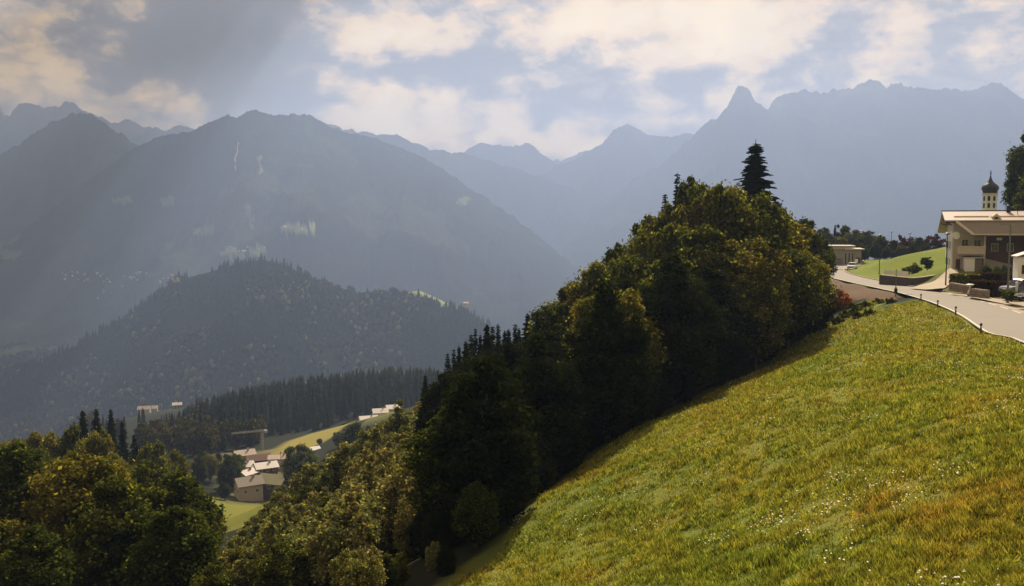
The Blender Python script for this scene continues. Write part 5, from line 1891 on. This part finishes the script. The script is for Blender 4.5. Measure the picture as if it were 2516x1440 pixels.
# flat roofed garages at the far bend
p = at(2000, 655, 245)
G_ = empty('garage_building', (p.x, p.y, p.z), R(-14), 'low flat roofed garage building with grey doors at the far bend', 'garage')
u_ = 245 / F
MB().box(-6, 12.2, 0, 9, -1, 5.0).build('wall', M['plaster_grey'], G_)
MB().box(-6.4, 8.0, -.5, 9.3, 5.0, 5.3).build('roof', M['trim'], G_)
MB().box(3.2, 10.6, -.6, 8.5, 5.55, 5.85).build('upper_roof', M['trim'], G_)
MB().box(3.8, 10.0, .2, 8.0, 5.3, 5.55).build('upper_wall', M['plaster_grey'], G_)
MB().box(8.01, 13.0, -.5, 9.3, 4.72, 5.02).build('side_roof', M['trim'], G_)
for k, x0 in enumerate((1.0, 4.4)):
    d_ = MB().box(x0, x0 + 2.9, -.05, -.003, -.2, 2.4).build('garage_door', M['grey_metal'], G_)
    for q in range(5):
        MB().box(x0 + .04, x0 + 2.86, -.09, -.05, -.15 + q * .5, .30 + q * .5).build('panel', M['grey_metal'], d_)
for x0 in (7.9, 8.8, 9.7):
    f_ = MB().box(x0, x0 + .55, -.06, -.003, .2, 3.9).build('window', M['trim'], G_)
    MB().box(x0 + .07, x0 + .48, -.08, -.06, .3, 3.8).build('pane', M['glass'], f_)
MB().box(10.8, 12.0, -.06, -.003, 0, 2.6).build('door', M['brown_wood'], G_)


# ------------------------------------------------------------------ street furniture
def lamp(px, ytop, Y, label, arm=None, r0=.08, name='street_lamp', head='flat', base_y=None):
    p0 = at(px, ytop, Y)
    zb_ = at(px, base_y, Y).z if base_y else gz1(p0.x, p0.y)
    h_ = p0.z - zb_
    t_ = empty(name, (p0.x, p0.y, zb_), 0, label, 'street lamp')
    MB().tube([(0, 0, -.3), (0, 0, 1.2), (0, 0, h_)], [r0 * 1.3, r0 * 1.1, r0 * .7], 8).build('pole', M['dark_metal'] if arm is None else M['grey_metal'], t_)
    MB().lathe([(r0 * 2, 0), (r0 * 2, .12), (r0 * 1.4, .2)], 8).build('base', M['dark_metal'], t_)
    if arm:
        MB().tube([(0, 0, h_ - .05), (arm * .5, -.1, h_ + .02), (arm, -.2, h_ + .05)], .045, 6).build('arm', M['grey_metal'], t_)
        MB().hull8([(arm * 1.0 - .35, -.32, h_ - .02), (arm * 1.0 + .3, -.32, h_ - .02), (arm * 1.0 + .3, -.08, h_ - .02), (arm - .35, -.08, h_ - .02)],
                   [(arm * 1.0 - .3, -.28, h_ + .12), (arm * 1.0 + .3, -.28, h_ + .12), (arm * 1.0 + .3, -.12, h_ + .12), (arm - .3, -.12, h_ + .12)]).build('lamp_head', M['grey_metal'], t_)
    elif head == 'flat':
        MB().lathe([(.12, h_ - .12), (.34, h_), (.34, h_ + .10), (.1, h_ + .2)], 10).build('lamp_head', M['dark_metal'], t_)
    return t_


lamp(2328, 575, 126, 'tall slim dark street lamp in front of the left corner of the big house', head='flat', r0=.085)
lamp(2483, 552, 96, 'grey street lamp with a long arm beside the parked blue car', arm=-.95, r0=.10)
lamp(2163, 578, 178, 'thin dark lamp pole standing on the grassy mound', r0=.07)
lamp(2191, 570, 236, 'distant lamp with wide flat head above the tree row', r0=.08)
lamp(2236, 573, 236, 'distant lamp with small upright head above the reddish tree', r0=.08)
lamp(2119, 568, 246, 'pale thin pole in front of the trees beside the garages', r0=.09)
# roadside delineator posts
pm_ = MB().hull8([(-.07, -.05, -.3), (.07, -.05, -.3), (.07, .05, -.3), (-.07, .05, -.3)], [(-.06, -.04, .82), (.06, -.04, .86), (.06, .04, .9), (-.06, .04, .86)]).mesh('post_body', M['stone_dark'])
pc_ = MB().box(-.085, .085, -.07, .07, .70, .84).mesh('post_cap', M['dark_metal'])
pr_ = MB().box(-.035, .035, -.085, -.07, .52, .66).mesh('reflector', M['white'])
for (px, py, Y, lb) in [(2421, 817, 68, 'roadside marker post nearest to the camera at the meadow edge'), (2357, 778, 82, 'second roadside marker post from the camera'),
                        (2312, 755, 92, 'third roadside marker post from the camera'), (2270, 740, 102, 'fourth roadside marker post, next to the signpost'),
                        (2083, 660, 205, 'small marker post at the tip of the mound by the white car')]:
    p = at(px, py, Y)
    z_ = gz1(p.x - .35, p.y) if Y < 150 else gz1(p.x, p.y)
    t_ = empty('marker_post', (p.x - .35 if Y < 150 else p.x, p.y, z_ + .02), R(-20), lb, 'marker post', 'marker posts along the road')
    for nm_, me_ in (('post_body', pm_), ('post_cap', pc_), ('reflector', pr_)):
        link(nm_, me_, t_)
# signpost with boards
p = at(2210, 722, 115.5)
t_ = empty('signpost', (p.x - .5, p.y, gz1(p.x - .5, p.y)), R(-18), 'roadside signpost with white direction boards and a small box on its pole', 'signpost')
zt = at(2210, 661, 115.5).z - t_.location.z
MB().tube([(0, 0, -.4), (0, 0, zt)], .055, 8).build('pole', M['grey_metal'], t_)
MB().hull8([(-1.5, -.10, zt - .72), (-.08, -.10, zt - .72), (-.08, -.07, zt - .72), (-1.5, -.07, zt - .72)], [(-1.5, -.10, zt - .16), (-.08, -.10, zt - .20), (-.08, -.07, zt - .20), (-1.5, -.07, zt - .16)]).build('sign_board', M['white'], t_)
MB().hull8([(.08, -.10, zt - .88), (1.45, -.10, zt - .98), (1.45, -.07, zt - .98), (.08, -.07, zt - .88)], [(.08, -.10, zt - .22), (1.45, -.10, zt - .30), (1.45, -.07, zt - .30), (.08, -.07, zt - .22)]).build('sign_board', M['white'], t_)
MB().box(-.20, .20, -.14, -.06, .62, 1.12).build('box', M['dark_metal'], t_)
MB().box(-.12, .12, -.12, -.06, 1.12, 1.30).build('box', M['yellow'], t_)
p = at(2104, 655, 216)
t_ = empty('road_sign', (p.x, p.y, gz1(p.x, p.y)), R(-20), 'small white road sign beyond the white car at the bend', 'sign')
MB().tube([(0, 0, -.3), (0, 0, 2.2)], .04, 6).build('post', M['dark_metal'], t_)
MB().box(-.32, .32, -.06, -.03, 1.4, 2.3).build('sign_board', M['white'], t_)


# ------------------------------------------------------------------ walls, hedges
def wall_line(name, pts, thick, label, mat, cap=None, hgt=1.0, stones=False, cat='wall'):
    """pts: list of (px, py_top, Y)"""
    P_ = [at(*q) for q in pts]
    root = empty(name, tuple(P_[0]), 0, label, cat)
    O = P_[0]
    mb_ = MB()
    cb = MB()
    sb_ = MB()
    rr = random.Random(len(name) + len(pts) * 7)
    for a, b_ in zip(P_[:-1], P_[1:]):
        a, b_ = a - O, b_ - O
        d_ = Vector((b_.x - a.x, b_.y - a.y, 0)).normalized()
        n_ = Vector((-d_.y, d_.x, 0)) * thick / 2
        mb_.hull8([a - n_ - Vector((0, 0, hgt)), b_ - n_ - Vector((0, 0, hgt)), b_ + n_ - Vector((0, 0, hgt)), a + n_ - Vector((0, 0, hgt))], [a - n_, b_ - n_, b_ + n_, a + n_])
        if cap:
            n2 = n_ * 1.35
            up = Vector((0, 0, .10))
            cb.hull8([a - n2 + up * .03, b_ - n2 + up * .03, b_ + n2 + up * .03, a + n2 + up * .03], [a - n2 + up, b_ - n2 + up, b_ + n2 + up, a + n2 + up])
        if stones:
            Ls = (b_ - a).length
            zz_ = -.2
            while zz_ > -hgt + .1:
                s_ = rr.uniform(0, .2)
                while s_ < Ls - .3:
                    w_ = rr.uniform(.28, .55)
                    c_ = a.lerp(b_, min(1, (s_ + w_ / 2) / Ls)) + Vector((0, 0, zz_)) + (-n_.normalized() if True else n_) * (thick / 2 + rr.uniform(0, .05))
                    e1, e2, e3 = d_ * w_ * .46, n_.normalized() * .10, Vector((0, 0, rr.uniform(.10, .15)))
                    sb_.hull8([c_ - e1 - e2 - e3, c_ + e1 - e2 - e3, c_ + e1 + e2 - e3, c_ - e1 + e2 - e3], [c_ - e1 * .85 - e2 + e3, c_ + e1 * .8 - e2 + e3, c_ + e1 + e2 + e3, c_ - e1 + e2 + e3])
                    s_ += w_ + .03
                zz_ -= .3
    mb_.build('wall_body', mat, root)
    if cap:
        cb.build('coping', cap, root)
    if stones:
        tag(sb_.build('stones', M['stone'], root), kind='stuff')
    return root


wall_line('retaining_wall', [(2163, 676, 146), (2240, 684, 139), (2262, 682, 141), (2350, 669, 147)], .4, 'dark retaining wall with pale coping at the foot of the mound', M['stone_dark'], M['kerb'], 1.9)
wall_line('stone_wall', [(2337, 694, 113), (2392, 703, 108)], .5, 'low rubble stone wall under the yellow green hedge', M['stone'], None, 1.0, True)
wall_line('stone_wall', [(2388, 708, 105), (2427, 713, 101.5)], .5, 'lower rubble stone wall right of the pale pedestal', M['stone'], None, 1.1, True)


def hedge(name, pts, w_, h_, mat, label):
    P_ = [at(*q) for q in pts]
    O = P_[0]
    root = empty(name, tuple(O), 0, label, 'hedge')
    rr = np.random.default_rng(len(label))
    Ps, Ns = [], []
    core = MB()
    for a, b_ in zip(P_[:-1], P_[1:]):
        a, b_ = a - O, b_ - O
        d_ = Vector((b_.x - a.x, b_.y - a.y, 0))
        L_ = d_.length
        d_.normalize()
        n_ = Vector((-d_.y, d_.x, 0))
        k_ = int(L_ * 700)
        s_ = rr.random(k_)[:, None] * 1.0
        side = rr.random(k_)
        o_ = np.where(side < .4, -w_ / 2, np.where(side < .55, w_ / 2, (rr.random(k_) - .5) * w_))
        z_ = np.where(side < .55, -rr.random(k_) * h_, 0) + rr.normal(0, .05, k_)
        base_ = np.array(a)[None] * (1 - s_) + np.array(b_)[None] * s_
        Ps.append(base_ + np.array(n_)[None] * (o_ + rr.normal(0, .06, k_))[:, None] + np.array([0, 0, 1.0])[None] * z_[:, None])
        Ns.append(rr.normal(size=(k_, 3)))
        nn = n_ * (w_ / 2 - .08)
        dz = Vector((0, 0, h_))
        up = Vector((0, 0, -.08))
        core.hull8([a - nn - dz, b_ - nn - dz, b_ + nn - dz, a + nn - dz], [a - nn + up, b_ - nn + up, b_ + nn + up, a + nn + up])
    V2, Q2 = quads_from(np.concatenate(Ps), np.concatenate(Ns), .16, rr)
    link('leaves', np_mesh('leaves', V2, Q2, mat), root)
    core.build('branches', M['hedge_dark'], root)


hedge('hedge', [(2346, 674, 118), (2398, 676, 114)], 1.6, 1.7, M['hedge_yellow'], 'clipped yellow green hedge above the rubble wall')
hedge('hedge', [(2400, 690, 108), (2462, 694, 102)], 1.8, 2.1, M['hedge_dark'], 'clipped dark brown hedge left of the parked blue car')
hedge('hedge', [(2404, 672, 116), (2470, 674, 112)], 1.2, 1.0, M['hedge_dark'], 'low dark hedge behind the clipped brown one')
hedge('hedge', [(2476, 716, 95), (2500, 722, 92)], 1.0, .7, M['leaf_green'], 'small dark bush in front of the lamp foot')
p = at(2383, 716, 105.5)
t_ = empty('stone_pedestal', tuple(p), 0, 'pale stone pedestal with a small bowl between the two rubble walls', 'pedestal')
MB().lathe([(.28, -.3), (.24, .0), (.14, .15), (.12, .55), (.30, .70), (.42, .78)], 12).build('column', M['plaster_pale'], t_)
MB().lathe([(.42, .78), (.46, .84), (.20, .90)], 12).build('bowl', M['white'], t_)
p = at(2440, 686, 116)
t_ = empty('garden_table', tuple(p), R(-15), 'pale topped garden table between the dark hedges', 'table')
MB().box(-1.0, 1.0, -.5, .5, .55, .63).build('tabletop', M['plaster_pale'], t_)
for sx_ in (-.9, .82):
    for sy_ in (-.45, .37):
        MB().box(sx_, sx_ + .08, sy_, sy_ + .08, -.6, .55).build('leg', M['grey_wood'], t_)


# ------------------------------------------------------------------ cars
def car(loc, rz, paint, label, L=4.4, W=1.8, Hh=1.48):
    root = empty('parked_car', loc, rz, label, 'car')
    x0, x1, w_ = -L / 2, L / 2, W / 2
    prof = [(x0, .32), (x0 + .02, .62), (x0 + .25, .84), (x0 + 1.05, .93), (x1 - .45, .97), (x1 - .05, .88), (x1, .45), (x1 - .1, .30), (x1 - .55, .25), (x0 + .5, .25)]
    b_ = MB().prism(prof, 'y', -w_, w_).build('body', paint, root, bevel=.06, smooth=False)
    lo = [(x0 + 1.0, -w_ + .07, .93), (x1 - .30, -w_ + .07, .96), (x1 - .30, w_ - .07, .96), (x0 + 1.0, w_ - .07, .93)]
    hi = [(x0 + 1.75, -w_ + .24, Hh), (x1 - .95, -w_ + .24, Hh - .03), (x1 - .95, w_ - .24, Hh - .03), (x0 + 1.75, w_ - .24, Hh)]
    MB().hull8(lo, hi).build('window', M['glass'], root, bevel=.03)
    MB().hull8([(x0 + 1.70, -w_ + .22, Hh - .03), (x1 - .9, -w_ + .22, Hh - .05), (x1 - .9, w_ - .22, Hh - .05), (x0 + 1.70, w_ - .22, Hh - .03)],
               [(x0 + 1.85, -w_ + .30, Hh + .04), (x1 - 1.1, -w_ + .30, Hh + .02), (x1 - 1.1, w_ - .30, Hh + .02), (x0 + 1.85, w_ - .30, Hh + .04)]).build('roof', paint, root)
    for sg in (-1, 1):
        yy, yh = sg * (w_ - .055), sg * (w_ - .225)
        MB().tube([(x0 + .98, yy, .92), (x0 + 1.73, yh, Hh)], .035, 5).build('pillar', paint, root)
        MB().tube([(x1 - .28, yy, .95), (x1 - .92, yh, Hh - .02)], .05, 5).build('pillar', paint, root)
        MB().tube([((x0 + x1) / 2 + .15, yy, .94), ((x0 + x1) / 2 + .12, yh, Hh)], .035, 5).build('pillar', paint, root)
    for xx in (x0 + .82, x1 - .80):
        for sg in (-1, 1):
            wh = MB().tube([(xx, sg * (w_ - .20), .32), (xx, sg * (w_ + .015), .32)], .32, 18).build('wheel', M['tyre'], root)
            MB().tube([(xx, sg * (w_ + .016), .32), (xx, sg * (w_ + .03), .32)], .20, 12).build('rim', M['grey_metal'], wh)
    for sg in (-1, 1):
        MB().box(x0 - .02, x0 + .22, sg * .52 - .20, sg * .52 + .20, .60, .76).build('headlight', M['headlight'], root)
        MB().box(x1 - .10, x1 + .02, sg * .62 - .15, sg * .62 + .15, .62, .84).build('tail_light', M['red_sign'], root)
        MB().box(x0 + 1.25, x0 + 1.42, sg * (w_ + .02) - .09, sg * (w_ + .02) + .09, .93, 1.07).build('mirror', paint, root)
    MB().box(x0 - .03, x0 + .05, -.45, .45, .36, .52).build('grille', M['black_paint'], root)
    MB().box(x0 - .04, x0 + .0, -.26, .26, .54, .64).build('number_plate', M['white'], root)
    return root


p = at(2094, 656, 212)
car((p.x, p.y, gz1(p.x, p.y) + .14), R(62), M['white_paint'], 'small white car coming round the bend by the mound')
p = at(2503, 722, 99)
car((p.x + .3, p.y, p.z), R(12), M['blue_paint'], 'grey blue car parked in the yard beside the street lamp', L=4.5, W=1.85, Hh=1.62)
p = at(2527, 742, 89)
car((p.x + 1.0, p.y, p.z), R(12), M['black_paint'], 'black car at the right picture edge below the blue car')
p = at(2497, 735, 93)
t_ = empty('yard_post', tuple(p), 0, 'short pale post between the blue and the black car', 'post')
MB().tube([(0, 0, -.2), (0, 0, 1.7)], .12, 8).lathe([(.12, 1.7), (.16, 1.72), (.16, 1.78), (.04, 1.84)], 8).build('post_body', M['plaster_pale'], t_)
